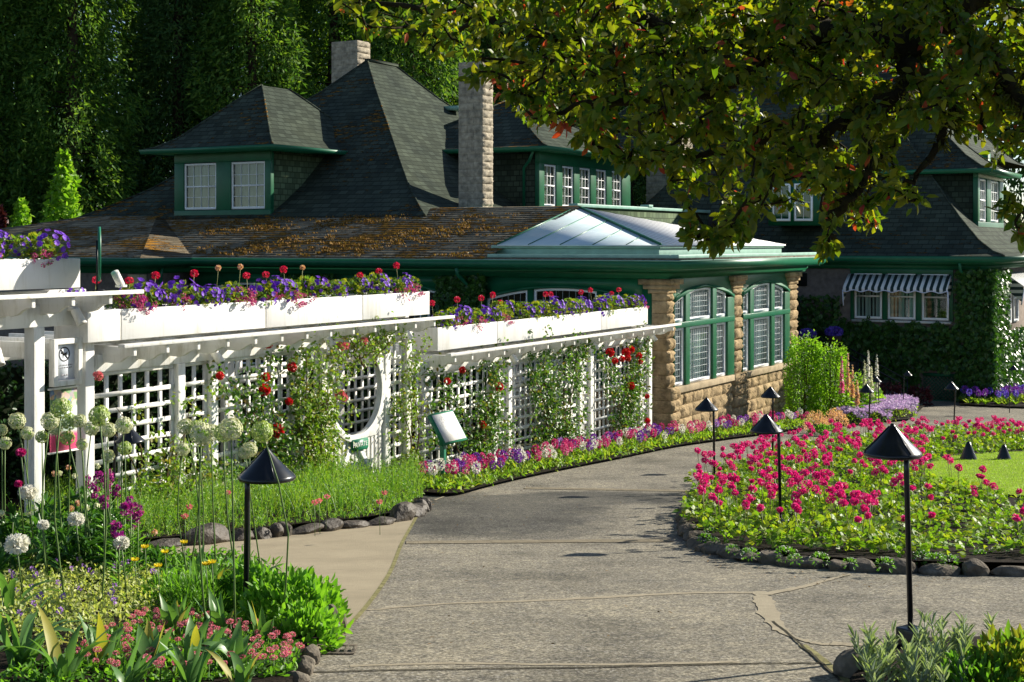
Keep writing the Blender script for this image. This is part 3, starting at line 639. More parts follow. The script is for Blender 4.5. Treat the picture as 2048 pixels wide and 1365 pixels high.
# ------------------------------------------------------------------ ground, path and beds
def aggregate():
    m, nt, bs = new_mat('aggregate_path'); bs.inputs['Specular IOR Level'].default_value = .12
    g = nd(nt, 'ShaderNodeNewGeometry'); pos = g.outputs['Position']
    fine = noise(nt, 46, 8, pos, .8); mid = noise(nt, 11, 8, pos, .75); big = noise(nt, .9, 5, pos)
    c = ramp(nt, fine, [(.36, (.048, .046, .041)), (.5, (.185, .175, .146)), (.64, (.48, .46, .395))])
    c = mixc(nt, 1., c, ramp(nt, mid, [(.35, (.62, .62, .64)), (.62, (1.25, 1.2, 1.1))]), 'MULTIPLY')
    c = mixc(nt, 1., c, ramp(nt, big, [(.30, (.58, .58, .57)), (.48, (.95, .94, .92)), (.7, (1.22, 1.19, 1.12))]), 'MULTIPLY')
    vo = nd(nt, 'ShaderNodeTexVoronoi', i_Scale=26.); nt.links.new(pos, vo.inputs['Vector'])
    peb = ramp(nt, vo.outputs['Distance'], [(.12, (1, 1, 1)), (.26, (0, 0, 0))])
    pk = math_(nt, 'MULTIPLY', peb, ramp(nt, noise(nt, 2.3, 4, pos), [(.42, (0, 0, 0)), (.58, (.9, .9, .9))]))
    c = mixc(nt, pk, c, (.42, .40, .36))
    # damp patches left by the sprinkler
    def blob(cx, cy, rx, ry, k):
        mp = nd(nt, 'ShaderNodeMapping', vector_type='TEXTURE'); mp.inputs['Location'].default_value = (cx, cy, 0); mp.inputs['Scale'].default_value = (rx, ry, 50)
        nt.links.new(pos, mp.inputs[0]); ln = nd(nt, 'ShaderNodeVectorMath', operation='LENGTH'); nt.links.new(mp.outputs[0], ln.inputs[0])
        q = math_(nt, 'ADD', ln.outputs['Value'], math_(nt, 'MULTIPLY', math_(nt, 'SUBTRACT', noise(nt, 1.2, 5, pos), .5), 1.1))
        return math_(nt, 'MULTIPLY', ramp(nt, q, [(.75, (1, 1, 1)), (1.05, (0, 0, 0))]), k)
    wet = math_(nt, 'MAXIMUM', blob(-.55, 17.3, 1.9, 2.6, .8), blob(1.0, 18.9, 1.9, 1.1, .8)); wet = math_(nt, 'MAXIMUM', wet, blob(0, 15.6, 1.3, .9, .5))
    c = mixc(nt, wet, c, mixc(nt, 1., c, (.36, .38, .42), 'MULTIPLY'))
    nt.links.new(c, bs.inputs['Base Color'])
    nt.links.new(math_(nt, 'MULTIPLY_ADD', wet, -.25, .85), bs.inputs['Roughness'])
    bump(nt, bs, math_(nt, 'ADD', fine, mid), .55, .012); return m
M['path'] = aggregate()
M['concrete'] = plain('tan_concrete', (.31, .265, .185), .9, .12, 2.2, .35, 90, dirt=((.26, .22, .155), 6))
M['patch'] = plain('pale_mortar', (.31, .27, .195), .9, .12, 8, .3, 60)
M['crack'] = plain('dark_joint', (.05, .045, .03), .95, .3, 10)
M['mossline'] = plain('mossy_joint', (.20, .185, .085), .95, .35, 12, .5, 40)
M['brick'] = plain('buff_paver', (.215, .185, .13), .9, .25, 7, .5, 50)
M['lawn'] = plain('mown_lawn', (.24, .35, .03), .9, .25, 5, .9, 120)
M['forest_floor'] = plain('shaded_ground', (.03, .035, .015), .95, .4, .6, .6, 5)
def sheet(name, xy, mat, off, step=.4, kind='structure'):
    """plan polygon laid on the terrain, cut in strips so that it follows the slope"""
    bm = bmesh.new(); bm.faces.new([bm.verts.new((x, y, 0)) for x, y in xy])
    ys = [q[1] for q in xy]; y = math.floor(min(ys)/step)*step+step
    while y < max(ys):
        bmesh.ops.bisect_plane(bm, geom=bm.verts[:]+bm.edges[:]+bm.faces[:], plane_co=(0, y, 0), plane_no=(0, 1, 0)); y += step
    for v in bm.verts: v.co.z = float(T(v.co.y))+(off(v.co.x, v.co.y) if callable(off) else off)
    bm.normal_update()
    for f in bm.faces:
        if f.normal.z < 0: f.normal_flip()
    me = bpy.data.meshes.new(name); bm.to_mesh(me); bm.free(); me.materials.append(mat)
    o = bpy.data.objects.new(name, me); C.objects.link(o)
    if kind: o['kind'] = kind
    return o
def gxy(pts): return [tuple(G(*p)[:2]) for p in pts]
def smooth_poly(pts, n=6):                    # Catmull-Rom through picture points
    p = np.array(pts, float); out = []
    for i in range(len(p)-1):
        a, b, c, d = p[max(i-1, 0)], p[i], p[i+1], p[min(i+2, len(p)-1)]
        for t in np.arange(n)/n: out.append(.5*((2*b)+(-a+c)*t+(2*a-5*b+4*c-d)*t*t+(-a+3*b-3*c+d)*t**3))
    out.append(p[-1]); return [tuple(q) for q in out]
gm = MB(); gy = np.concatenate([np.arange(-30, 60, 1.), np.arange(60, 400, 8.)]); gx = np.array([-300, -60, -20, 0, 20, 60, 300.])
vv = np.array([(x, y, T(y)-.05) for y in gy for x in gx]); nx = len(gx)
gm.add(vv, np.array([(j*nx+i, j*nx+i+1, (j+1)*nx+i+1, (j+1)*nx+i) for j in range(len(gy)-1) for i in range(nx-1)]))
tag(gm.build('ground', M['forest_floor']), kind='structure')
sheet('path', [(-2.2, 3), (9, 3), (16, 14), (22, 30), (30, 47), (12, 47), (9, 39), (7.7, 38.6), (3.6, 31.2), (2.8, 29.8), (-3.8, 17.0), (-4, 12)], M['path'], 0.)
# left branch of plain concrete
cedge = smooth_poly([(846, 1012), (826, 1048), (803, 1090), (778, 1150), (735, 1212), (690, 1262), (640, 1312)])
side = gxy(cedge)+gxy([(560, 1300), (420, 1230), (180, 1175), (-300, 1150), (-300, 1085), (180, 1095), (420, 1078), (620, 1054), (760, 1030)])
sheet('pavement', side, M['concrete'], .006)
def strip(name, px, w, mat, off, kind='structure'):
    g = np.array([G(*p)[:2] for p in px]); t = unit(np.gradient(g, axis=0)); n = np.stack([-t[:, 1], t[:, 0]], 1)
    w = np.broadcast_to(np.asarray(w, float), (len(g),)); a = g+n*(w/2)[:, None]; b = g-n*(w/2)[:, None]
    mb = MB(); k = len(g); vv = np.vstack([np.c_[a, T(a[:, 1])+off], np.c_[b, T(b[:, 1])+off]])
    mb.add(vv, np.array([(i, k+i, k+i+1, i+1) for i in range(k-1)])); o = mb.build(name, mat); o['kind'] = kind; return o
def wob(px, n, amp): 
    q = np.array(smooth_poly(px, n)); q[:, 1] += rng.normal(0, amp, len(q)); return [tuple(x) for x in q]
strip('joint', cedge, .035, M['mossline'], .008)
strip('joint', wob([(735, 1221), (900, 1208), (1060, 1203), (1220, 1195), (1380, 1187), (1530, 1186)], 10, .35), np.r_[np.linspace(.05, .09, 30), np.linspace(.09, .09, 21)], M['patch'], .003)
strip('joint', wob([(590, 1346), (900, 1340), (1200, 1336), (1480, 1329), (1640, 1328)], 10, .4), .022, M['crack'], .005)
strip('joint', wob([(700, 1333), (900, 1328), (1200, 1330), (1480, 1325)], 10, .4), .05, M['patch'], .0025)
strip('joint', wob([(1522, 1183), (1528, 1205), (1545, 1240), (1575, 1270), (1630, 1287), (1700, 1290), (1850, 1291), (2060, 1302)], 8, .9), np.clip(.09+.05*np.sin(np.linspace(0, 9, 57))+rng.normal(0, .018, 57), .03, .2), M['patch'], .0042)
strip('joint', wob([(1530, 1190), (1600, 1176), (1650, 1163), (1700, 1150)], 8, .5), np.linspace(.10, .03, 25), M['patch'], .0055)
strip('crack', wob([(1546, 1245), (1580, 1272), (1605, 1294), (1640, 1325), (1690, 1372)], 8, .8), .016, M['crack'], .007)
strip('joint', wob([(1605, 1292), (1645, 1322), (1700, 1372)], 8, .5), .05, M['mossline'], .0058)
strip('joint', wob([(870, 1001), (910, 985), (935, 972)], 6, .2), .035, M['patch'], .006)
def paver_row(px0, px1, n, w):
    mb = MB(); a = G(*px0); b = G(*px1)
    for i in range(n):
        p = a+(b-a)*(i+.5)/n; L = np.linalg.norm(b-a)/n*.49; d = unit(b-a); nn = np.array([-d[1], d[0], 0]); jit = rng.normal(0, .004)
        c = [p-d*L-nn*w/2, p+d*L-nn*w/2, p+d*L+nn*w/2, p-d*L+nn*w/2]; c = [(q[0], q[1]+jit, T(q[1]+jit)+.006) for q in c]
        mb.add(c, [(0, 1, 2, 3)])
    o = mb.build('paver_band', M['brick']); o['kind'] = 'structure'; return o
paver_row((812, 1086), (1345, 1082), 22, .24); paver_row((1050, 977), (1400, 983), 17, .28)
# rain-dark stone grate by the corner rocks
gr = thing('drain_grate', G(652, 1300, .012), 'small grey metal drain grate set in the path by the corner rocks', 'drain grate')
mb = MB(); mb.box((-.17, -.09, 0), (.17, -.07, .02)); mb.box((-.17, .07, 0), (.17, .09, .02))
for i in range(8): mb.box((-.165+.045*i, -.07, 0), (-.145+.045*i, .07, .018))
mb.build('bar', M['rock'], gr); gr.scale = (1, 1, .35)
# planted beds: bare earth slabs, raised a little above the paving
def bed(name, pts, h): return sheet(name, gxy(pts), M['soil'], h, .35)
BR = smooth_poly([(1420, 972), (1392, 1000), (1376, 1035), (1382, 1072), (1412, 1097), (1470, 1114), (1560, 1127), (1660, 1137), (1780, 1143), (1900, 1147), (2080, 1150)])
BR_BACK = [(2400, 1150), (2400, 870), (2048, 880), (1850, 885), (1700, 900), (1560, 925), (1470, 952)]
bed('flower_bed', BR+BR_BACK, .10)
LAWN = smooth_poly([(1848, 962), (1856, 945), (1885, 930), (1950, 922), (2060, 917)])+[(2400, 915), (2400, 1015), (2060, 1013), (1960, 1006), (1880, 992), (1852, 975)]
sheet('lawn', gxy(LAWN), M['lawn'], .13)
strip('lawn_edging', smooth_poly([(1875, 992), (1850, 975), (1847, 960), (1856, 945), (1885, 930), (1950, 921), (2060, 916)]), .04, M['rock_dark'], .135)
BG = smooth_poly([(846, 1008), (820, 1025), (780, 1040), (700, 1052), (600, 1062), (500, 1074), (380, 1086), (250, 1096), (120, 1100)])
bed('flower_bed', BG+[(-200, 1100), (-200, 1012), (300, 1008), (500, 990), (700, 972), (838, 960)], .08)
BH = smooth_poly([(838, 990), (890, 994), (930, 990), (985, 975), (1060, 957), (1150, 938), (1250, 918), (1350, 897), (1450, 882), (1540, 870), (1625, 857)])
bed('flower_bed', BH+[(1640, 846), (1500, 850), (1310, 872), (1150, 905), (1000, 932), (840, 962)], .05)
BF = smooth_poly([(585, 1380), (600, 1330), (640, 1300), (655, 1278), (640, 1240), (590, 1190), (540, 1150), (480, 1128), (380, 1120), (200, 1128), (-100, 1140)])
bed('flower_bed', BF+[(-700, 1150), (-700, 1500), (585, 1500)], .06)
bed('flower_bed', [(1700, 1380), (1760, 1318), (1850, 1296), (2100, 1290), (2400, 1300), (2400, 1500), (1700, 1500)], .06)
bed('flower_bed', [(1580, 838), (1640, 858), (1700, 852), (1820, 842), (1850, 815), (1700, 800), (1600, 812)], .05)
bed('flower_bed', [(1918, 812), (2048, 818), (2300, 822), (2300, 790), (1920, 795)], .05)
# ------------------------------------------------------------------ pergola
PO = (-4.02, 17.5); PD = np.array([.4772, .8788]); PROT = math.atan2(PD[1], PD[0])
def PW(s, y, z): return np.array([PO[0]+PD[0]*s-PD[1]*y, PO[1]+PD[1]*s+PD[0]*y, z])
def pz(s, y=0.): return float(T(PO[1]+PD[1]*s+PD[0]*y))
def pergola(label, s0, s1, zb, posts, panels, back_posts, back_panels, rafter_gap, sr0, sr1, tall=.20, zpost0=-.25):
    org = thing('pergola', PW(0, 0, 0), label, 'pergola', 'white pergola sections stepping down the slope', rz=PROT)
    def part(name, mb, mat='white', bev=.006): return mb.build(name, M[mat], org, bevel=bev)
    for s, w in posts:
        mb = MB(); mb.box((s-w/2, -.07, pz(s)+zpost0), (s+w/2, .08, zb)); part('post', mb)
    for s, w in back_posts:
        mb = MB(); mb.box((s-w/2, 2.1, pz(s, 2.1)-.2), (s+w/2, 2.25, zb)); part('post', mb)
    def lattice(a0, a1, y, step, zl0, zl1):
        mb = MB(); n = max(2, round((a1-a0)/step)); w = .027; zt = zl1
        mb.box((a0, y-.02, zl1-.05), (a1, y+.03, zl1)); 
        for i in range(n+1):
            x = a0+(a1-a0)*i/n; mb.box((x-w, y-.012, pz(x)+zl0), (x+w, y+.010, zt-.05))
        z = zt-.27
        while z > pz(a0)+zl0+.06: mb.box((a0, y-.026, z-w), (a1, y-.0125, z+w)); z -= .19
        part('lattice_panel', mb, bev=0)
    for a0, a1, st in panels: lattice(a0, a1, .01, st, .06, zb)
    for a0, a1 in back_panels: lattice(a0, a1, 2.17, .2, .1, zb)
    mb = MB(); mb.box((s0, -.05, zb), (s1, .06, zb+tall)); part('beam', mb)
    mb = MB(); mb.box((s0, 2.12, zb), (s1, 2.23, zb+tall)); part('beam', mb)
    z0 = zb+tall*.55; z1 = zb+tall+.10
    for x in np.arange(sr0, sr1+.01, rafter_gap):
        pr = [(-.52, z1), (-.52, z1-.10), (-.45, z1-.105), (-.38, z1-.13), (-.31, z1-.175), (-.22, z1-.195), (-.11, z1-.19), (-.085, z0-.0), (2.5, z0), (2.65, z1-.06), (2.65, z1)]
        mb = MB(); mb.prism([(x-.025, y, z) for y, z in pr], (.05, 0, 0)); part('rafter', mb, bev=.004)
    mb = MB(); mb.box((sr0-.22, -.57, z1), (sr1+.22, -.47, z1+.045)); part('rail', mb)
    mb = MB(); mb.box((sr0-.1, .20, z1), (sr1+.1, .34, z1+.045)); part('rail', mb)
    return org, z1+.05
pgA, zA = pergola('left end of the white pergola, tallest section, carrying the notice board', -6.5, -1.42, 3.28, [(-2.40, .15), (-1.66, .14)], [], [(-1.6, .15), (-4.0, .15)], [(-4.0, -1.6)], .55, -6.2, -1.55, tall=.24)
pgB, zB = pergola('long middle section of white pergola with the round gate opening and climbing roses', -1.56, 5.12, 2.72,
    [(-.14, .13), (.47, .13), (2.185, .13), (2.80, .13), (4.40, .14), (4.99, .15)], [(-1.55, -.22, .235), (-.06, .39, .22), (.55, 2.10, .225), (2.26, 2.72, .22), (4.48, 4.9, .21)],
    [(-1.4, .15), (.5, .15), (3.4, .15), (5.2, .15)], [(3.5, 5.1)], .535, -1.42, 5.3)
pgC, zC = pergola('right, lowest section of white pergola running to the stone corner pier', 5.10, 14.6, 2.13,
    [(7.71, .12), (8.24, .13), (11.07, .12), (11.56, .14), (13.95, .12), (14.46, .16)], [(5.12, 7.64, .21), (7.78, 8.16, .2), (8.32, 11.0, .21), (11.14, 11.48, .2), (11.64, 13.88, .21), (14.02, 14.38, .2)],
    [(6.25, .2), (9.0, .15), (12.0, .15), (14.5, .15)], [(6.36, 8.2), (12.0, 14.5)], .53, 5.62, 14.75)
# return wall of the left section
mb = MB(); y0 = .02
for i in range(9): mb.box((-3.6+.14*i, .9, pz(-3)+.1), (-3.56+.14*i, .93, 3.28))
for k in range(9): mb.box((-3.6, .885, 1.35+.21*k), (-2.45, .899, 1.39+.21*k))
mb.build('lattice_panel', M['white'], pgA); mb = MB(); mb.box((-2.48, .82, .9), (-2.33, .97, 3.28)); mb.build('post', M['white'], pgA)
# round gate opening (moon gate surround) with the gate leaf below it
c0, cz, r0 = 3.60, 2.03, .63; surround = MB(); n = 48; th = np.linspace(0, 2*math.pi, n+1)
def gz(s): return pz(s)+.04
inner = [(c0+r0*math.cos(t), cz+r0*math.sin(t)) for t in th[:-1]]
def rect_at(t, hw=.735, top=.69, bot=.69):
    dx, dz = math.cos(t), math.sin(t); k = min(hw/abs(dx) if abs(dx) > 1e-6 else 9, (top if dz > 0 else bot)/abs(dz) if abs(dz) > 1e-6 else 9); k = min(k, .86); return (c0+dx*k, cz+dz*k)
FP = Face((0, 0), (1, 0), (0, -1))
for lo, hi in ((-.02, math.pi+.02),):
    pass
outer = [rect_at(t) for t in th[:-1]]; ring(surround, FP, outer, inner, -.02, .05)
lip = [(c0+(r0+.10)*math.cos(t), cz+(r0+.10)*math.sin(t)) for t in th[:-1]]; ring(surround, FP, lip, inner, .052, .075)
surround.build('moon_gate_surround', M['white'], pgB, bevel=.006)
gate = thing('garden_gate', PW(0, 0, 0), 'white picket garden gate under the round opening, hung with a green PRIVATE sign', 'gate', rz=PROT)
mb = MB()
for i in range(13):
    a = 2.99+.102*i; zt = cz-math.sqrt(max(0, .70**2-min(.70, abs(a+.03-c0))**2)); mb = MB(); mb.box((a, -.03, gz(a)), (a+.062, -.008, zt)); mb.build('picket', M['white'], gate, bevel=.004)
mb = MB(); mb.box((2.92, -.004, .86), (4.3, .03, .94)); mb.build('gate_rail', M['white'], gate, bevel=.004)
mb = MB(); mb.box((2.92, -.004, 1.28), (4.3, .03, 1.36)); mb.build('gate_rail', M['white'], gate, bevel=.004)
mb = MB(); mb.prism([(3.05, -.062, .80), (3.17, -.062, .80), (3.50, -.062, 1.22), (3.38, -.062, 1.22)], (0, .03, 0)); mb.build('brace', M['white'], gate)
mb = MB(); mb.prism([(3.95, -.062, .78), (4.07, -.062, .78), (3.72, -.062, 1.20), (3.60, -.062, 1.20)], (0, .03, 0)); mb.build('brace', M['white'], gate)
def text(body, size, loc, rot, mat, name, parent, sx=1.):
    cu = bpy.data.curves.new(name, 'FONT'); cu.body = body; cu.size = size; cu.extrude = .0015; cu.align_x = 'CENTER'; cu.align_y = 'CENTER'
    tmp = bpy.data.objects.new('tmp', cu); C.objects.link(tmp); dg = bpy.context.evaluated_depsgraph_get(); dg.update()
    me = bpy.data.meshes.new_from_object(tmp.evaluated_get(dg)); bpy.data.objects.remove(tmp)
    o = bpy.data.objects.new(name, me); C.objects.link(o); me.materials.clear(); me.materials.append(mat)
    o.parent = parent; o.location = loc; o.rotation_euler = rot; o.scale = (sx, 1, 1); return o
sg = thing('sign', PW(3.64, -.09, 1.262), 'small green PRIVATE sign with cut corners hanging on the white gate', 'sign', rz=PROT)
mb = MB(); w, h, c = .21, .085, .03; mb.prism([(x, 0, z) for x, z in ((-w+c, -h), (w-c, -h), (w, -h+c), (w, h-c), (w-c, h), (-w+c, h), (-w, h-c), (-w, -h+c))], (0, .015, 0)); mb.build('sign_board', M['sign_green'], sg)
text('PRIVATE', .098, (0, -.002, 0), (R(90), 0, 0), M['white2'], 'lettering', sg)
# planter boxes on the rafters
def planter(s0, s1, z0, z1, label):
    org = thing('planter_box', PW((s0+s1)/2+.13, .07, z0), label, 'planter box', 'white planter boxes along the pergola top', rz=PROT)
    L = (s1-s0)/2-.006; h = z1-z0; mb = MB(); t = .02
    mb.box((-L, -.26, 0), (L, -.26+t, h)); mb.box((-L, .26-t, 0), (L, .26, h)); mb.box((-L, -.26+t, 0), (-L+t, .26-t, h)); mb.box((L-t, -.26+t, 0), (L, .26-t, h)); mb.box((-L+t, -.26+t, 0), (L-t, .26-t, .02))
    mb.build('box', M['white2'], org, bevel=.004)
    mb = MB(); mb.box((-L+t, -.26+t, .021), (L-t, .26-t, h-.03)); mb.build('potting_soil', M['soil'], org); return org
PLANT = [(-6.0, -3.6, 3.70, 4.02), (-3.59, -2.05, 3.70, 4.02), (-1.95, -1.43, 3.08, 3.435), (-1.42, 1.20, 3.08, 3.435), (1.21, 3.42, 3.08, 3.435), (3.43, 5.26, 3.08, 3.435), (5.49, 7.42, 2.49, 2.857), (7.43, 11.6, 2.49, 2.857), (11.61, 13.9, 2.49, 2.857)]
PLAB = ['white planter box at the far left edge on the tallest pergola section', 'white planter box on the tallest pergola section, marked by a round shadow', 'short white planter box tucked behind the notice post', 'white planter box right of the notice post, first long one of the middle row', 'white planter box in the middle of the middle row', 'white planter box at the right end of the middle row', 'white planter box with its shaded end showing, first of the lowest row', 'longest white planter box, in the middle of the lowest row', 'white planter box nearest the stone corner pier']
for q, l in zip(PLANT, PLAB): planter(*q, l)
# round green plate on a stand, edge-on at the end of the left planter
d = thing('round_plate', PW(-1.93, -.50, 3.67), 'round green metal plate on a short black stand, seen edge-on above the pergola rail', 'sign', rz=R(90+17))
mb = MB(); th = np.linspace(0, 2*math.pi, 41)[:-1]; mb.prism([(.27*math.cos(t), 0, .40+.30*math.sin(t)) for t in th], (0, .03, 0)); mb.build('plate', M['sign_green'], d)
mb = MB(); mb.box((-.02, .031, 0), (.02, .05, .55)); mb.box((-.06, -.04, 0), (.06, .09, .012)); mb.build('stand', M['black_metal'], d)
# small white spotlights under the rafters
def spot(s, y, z, tilt, label):
    o = thing('spotlight', PW(s, y, z), label, 'spotlight', 'white spotlights on the pergola beams', rz=PROT)
    m4 = Matrix.Rotation(tilt, 3, 'Y') @ Matrix.Rotation(R(-25), 3, 'X'); mb = MB(); pr = [(.0, 0), (.045, 0), (.052, -.02), (.055, -.16), (.060, -.19), (.05, -.19), (.045, -.15), (0, -.15)]
    mb.lathe(pr, 16); q = mb.build('housing', M['white'], o, smooth=False)
    for v in q.data.vertices: v.co = m4 @ v.co
    mb = MB(); mb.box((-.03, .0, -.02), (.03, .12, .03)); mb.tube([(0, .0, 0), (0, .05, .0)], .02, 8); mb.build('bracket', M['white'], o)
for i, (s, z, t, l) in enumerate([(-1.95, 3.46, -.2, 'white spotlight under the tallest section, just left of the notice board'), (.35, 2.86, -.4, 'white spotlight above the narrow lattice left of the roses'), (2.75, 2.88, -.4, 'white spotlight on the beam just left of the gate opening'), (4.75, 2.88, -.3, 'white spotlight on the beam just right of the gate opening'),
    (8.1, 2.28, -.5, 'white spotlight on the lowest section, above the first post pair'), (11.4, 2.28, -.5, 'white spotlight on the lowest section, above the second post pair'), (14.3, 2.28, -.5, 'white spotlight at the right end of the pergola by the stone pier'), (-3.05, 3.1, .1, 'white spotlight at the left picture edge under the tallest beam')]): spot(s, -.13, z, t, l)
o = thing('spotlight', PW(-1.62, -.50, 3.70), 'white spotlight standing on top of the rail by the round plate', 'spotlight', 'white spotlights on the pergola beams', rz=PROT)
mb = MB(); mb.tube([(0, 0, .02), (-.10, 0, .17)], .045, 14); mb.build('housing', M['white'], o); mb = MB(); mb.box((-.05, -.04, 0), (.05, .04, .025)); mb.build('bracket', M['white'], o)
# framed notices between the two left posts
nb = thing('notice_frame', PW(-2.02, -.06, 2.62), 'white framed notice with a crossed-out dog symbol between the pergola posts', 'notice', rz=PROT)
mb = MB(); ring(mb, FP, [(-.21, 0), (.21, 0), (.21, .52), (-.21, .52)], [(-.15, .06), (.15, .06), (.15, .46), (-.15, .46)], -.03, .05); mb.build('frame', M['white'], nb, bevel=.005)
mb = MB(); mb.box((-.15, .015, .06), (.15, .025, .46)); pp = mb.build('notice_paper', M['paper'], nb)
mb = MB(); K = 36; tt = np.linspace(0, 2*math.pi, K+1)[:-1]; cc = (0.0, .345)
ring(mb, FP, [(cc[0]+.082*math.cos(t), cc[1]+.082*math.sin(t)) for t in tt], [(cc[0]+.068*math.cos(t), cc[1]+.068*math.sin(t)) for t in tt], -.0148, -.0125)
dog = [(-.050, .362), (-.038, .378), (-.026, .374), (-.018, .362), (.026, .360), (.040, .374), (.046, .370), (.036, .352), (.036, .305), (.026, .305), (.024, .335), (-.010, .335), (-.012, .305), (-.022, .305), (-.024, .345), (-.046, .350)]
mb.prism([(x, .0145, z) for x, z in dog], (0, -.002, 0)); mb.prism([(x, .0120, z) for x, z in ((-.052, .388), (-.043, .397), (.052, .302), (.043, .293))], (0, -.002, 0))
mb.build('symbol', M['ink'], pp)
mb = MB()
for z, a0, a1 in ((.225, -.10, .115), (.198, -.085, .11), (.115, -.045, .06)):
    x = a0
    while x < a1: w = .008+.014*rng.random(); mb.box((x, .0125, z-.008), (min(x+w, a1), .0148, z+.006)); x += w+.007
mb.build('small_print', M['ink_pale'], pp)
def poster_mat():
    m, nt, bs = new_mat('garden_picture'); bs.inputs['Roughness'].default_value = .35
    tc = nd(nt, 'ShaderNodeTexCoord'); v = nd(nt, 'ShaderNodeTexVoronoi', i_Scale=17.); nt.links.new(tc.outputs['Object'], v.inputs['Vector'])
    c = ramp(nt, v.outputs['Color'], [(.1, (.05, .11, .05)), (.3, (.20, .34, .12)), (.45, (.10, .16, .26)), (.6, (.50, .28, .10)), (.75, (.34, .40, .34)), (.9, (.36, .10, .09))])
    sp = nd(nt, 'ShaderNodeSeparateXYZ'); nt.links.new(tc.outputs['Object'], sp.inputs[0])
    k = ramp(nt, math_(nt, 'ADD', sp.outputs[2], math_(nt, 'MULTIPLY', noise(nt, 9, 4, tc.outputs['Object']), .12)), [(.50, (0, 0, 0)), (.56, (1, 1, 1))])
    k2 = ramp(nt, sp.outputs[2], [(.17, (0, 0, 0)), (.22, (1, 1, 1))])
    pale = mixc(nt, k2, (.75, .08, .22), (.52, .62, .54)); nt.links.new(mixc(nt, k, pale, c), bs.inputs['Base Color']); return m
ps = thing('poster', PW(-2.02, -.045, 1.90), 'tall printed garden poster below the dog notice, partly behind allium heads', 'poster', rz=PROT)
mb = MB(); mb.box((-.19, .0, 0), (.19, .02, .68)); mb.build('poster_board', poster_mat(), ps)
mb = MB(); mb.box((-.215, -.004, -.02), (.215, .03, 0)); mb.box((-.215, -.004, .68), (.215, .03, .70)); mb.build('poster_rail', M['white'], ps)
# reading board on a green post
B = G(890, 968); ib = thing('information_board', B, 'green post with a slanted white map board, standing in the hyacinth bed', 'information board', rz=PROT)
zc = ZC-(857-HOR)*B[1]/F-B[2]
mb = MB(); mb.box((-.035, .0, -.1), (.035, .07, zc-.03)); mb.box((-.075, .02, zc-.25), (.30, .06, zc-.10)); mb.build('post', M['sign_green'], ib, bevel=.006)
mt = Matrix(((1, 0, 0, .13), (0, .526, -.851, .02), (0, .851, .526, zc), (0, 0, 0, 1)))
def mapped(mb, name, mat, par):
    mb.v = [np.array([mt @ Vector(q) for q in v]) for v in mb.v]; return mb.build(name, mat, par)
pn = MB(); pn.box((-.325, -.25, -.05), (.325, .25, .012)); q = mapped(pn, 'board', M['sign_green'], ib)
sh = MB(); sh.box((-.30, -.225, .0125), (.30, .225, .018)); q2 = mapped(sh, 'map_sheet', M['white2'], q)
ml = MB()
for cx, cy in ((-.12, .06), (.08, -.03)):
    for _ in range(34): x, y = cx+rng.normal(0, .05), cy+rng.normal(0, .06); ml.tube([(x, y, .0187), (x+rng.normal(0, .03), y+rng.normal(0, .03), .0187)], .0012, 3)
mapped(ml, 'map_drawing', M['ink_pale'], q2)
# ------------------------------------------------------------------ path lamps
M['cream'] = plain('cream_enamel', (.62, .55, .40), .5, .05)
def lamp(px, py_top, px_base, Y, D, base_z, label, box=True, offx=.3):
    k = D/.332; xs = (px-1024)/F*Y; zt = ZC-(py_top-HOR)/F*Y; zs = zt-.176*k
    o = thing('path_lamp', (xs, Y, base_z), label, 'garden lamp', 'black garden lamps along the path'); H = zs-base_z
    mb = MB(); pr = [(.001, .176), (.010, .174), (.016, .160), (.10, .070), (.158, .016), (.167, .002), (.160, -.012), (.150, -.006), (.10, .05), (.02, .12)]
    mb.lathe([(r*k, z*k+H) for r, z in pr], 40); s = mb.build('lamp_shade', M['black_metal'], o, smooth=True)
    sm = MB()
    for j in range(3):
        t = j*2*math.pi/3+.95; c, n = math.cos(t), math.sin(t); sm.tube([(.018*c*k, .018*n*k, .160*k+H), (.10*c*k, .10*n*k, .073*k+H), (.158*c*k, .158*n*k, .017*k+H)], .0045*k, 5)
    sm.build('seam', M['black_metal'], s)
    xt = (px_base[0]-1024)/F*Y-xs; xb = (px_base[1]-1024)/F*Y-xs
    mb = MB(); mb.lathe([(0, H+.05*k), (.05*k, H+.05*k), (.055*k, H-.0), (.04*k, H-.012*k), (0, H-.012*k)], 16, c=(xt*.5, 0, 0)); mb.build('lamp_head', M['cream'], o)
    mb = MB(); mb.tube([(xb, 0, -.05), (xb+(xt-xb)*.9, 0, H*.9), (xt, 0, H+.06*k)], .0165*k, 12); mb.build('pole', M['black_metal'], o, smooth=True)
    if box:
        mb = MB(); a = R(35); c, n = math.cos(a)*.062, math.sin(a)*.062; mb.prism([(xb+c-n, n+c, -.05), (xb-c-n, -n+c, -.05), (xb-c+n, -n-c, -.05), (xb+c+n, n-c, -.05)], (0, 0, .21)); mb.build('base_box', M['black_metal'], o, bevel=.006)
    return o
b1 = G(1822, 1312); lamp(1785, 847, (1812, 1823), b1[1], 116*b1[1]/F, b1[2], 'largest black cone-shaded path lamp in the right foreground')
lamp(1533, 828, (1557, 1562), 14.4, .332, T(14.4)+.08, 'black path lamp on a square base at the front of the geranium bed')
lamp(1413, 795, (1427, 1429), 20.0, .33, T(20)+.05, 'black path lamp at the left tip of the geranium bed')
lamp(1541, 773, (1546, 1545), 23.8, .332, T(23.8)+.05, 'black path lamp standing before the left end of the stone bay window', False)
lamp(1733, 768, (1740, 1737), 31.4, .335, T(31.4), 'black path lamp in front of the lilac flower mat', False)
lamp(1752, 752, (1757, 1758), 35.6, .28, T(35.6), 'small black path lamp among the foxgloves', False)
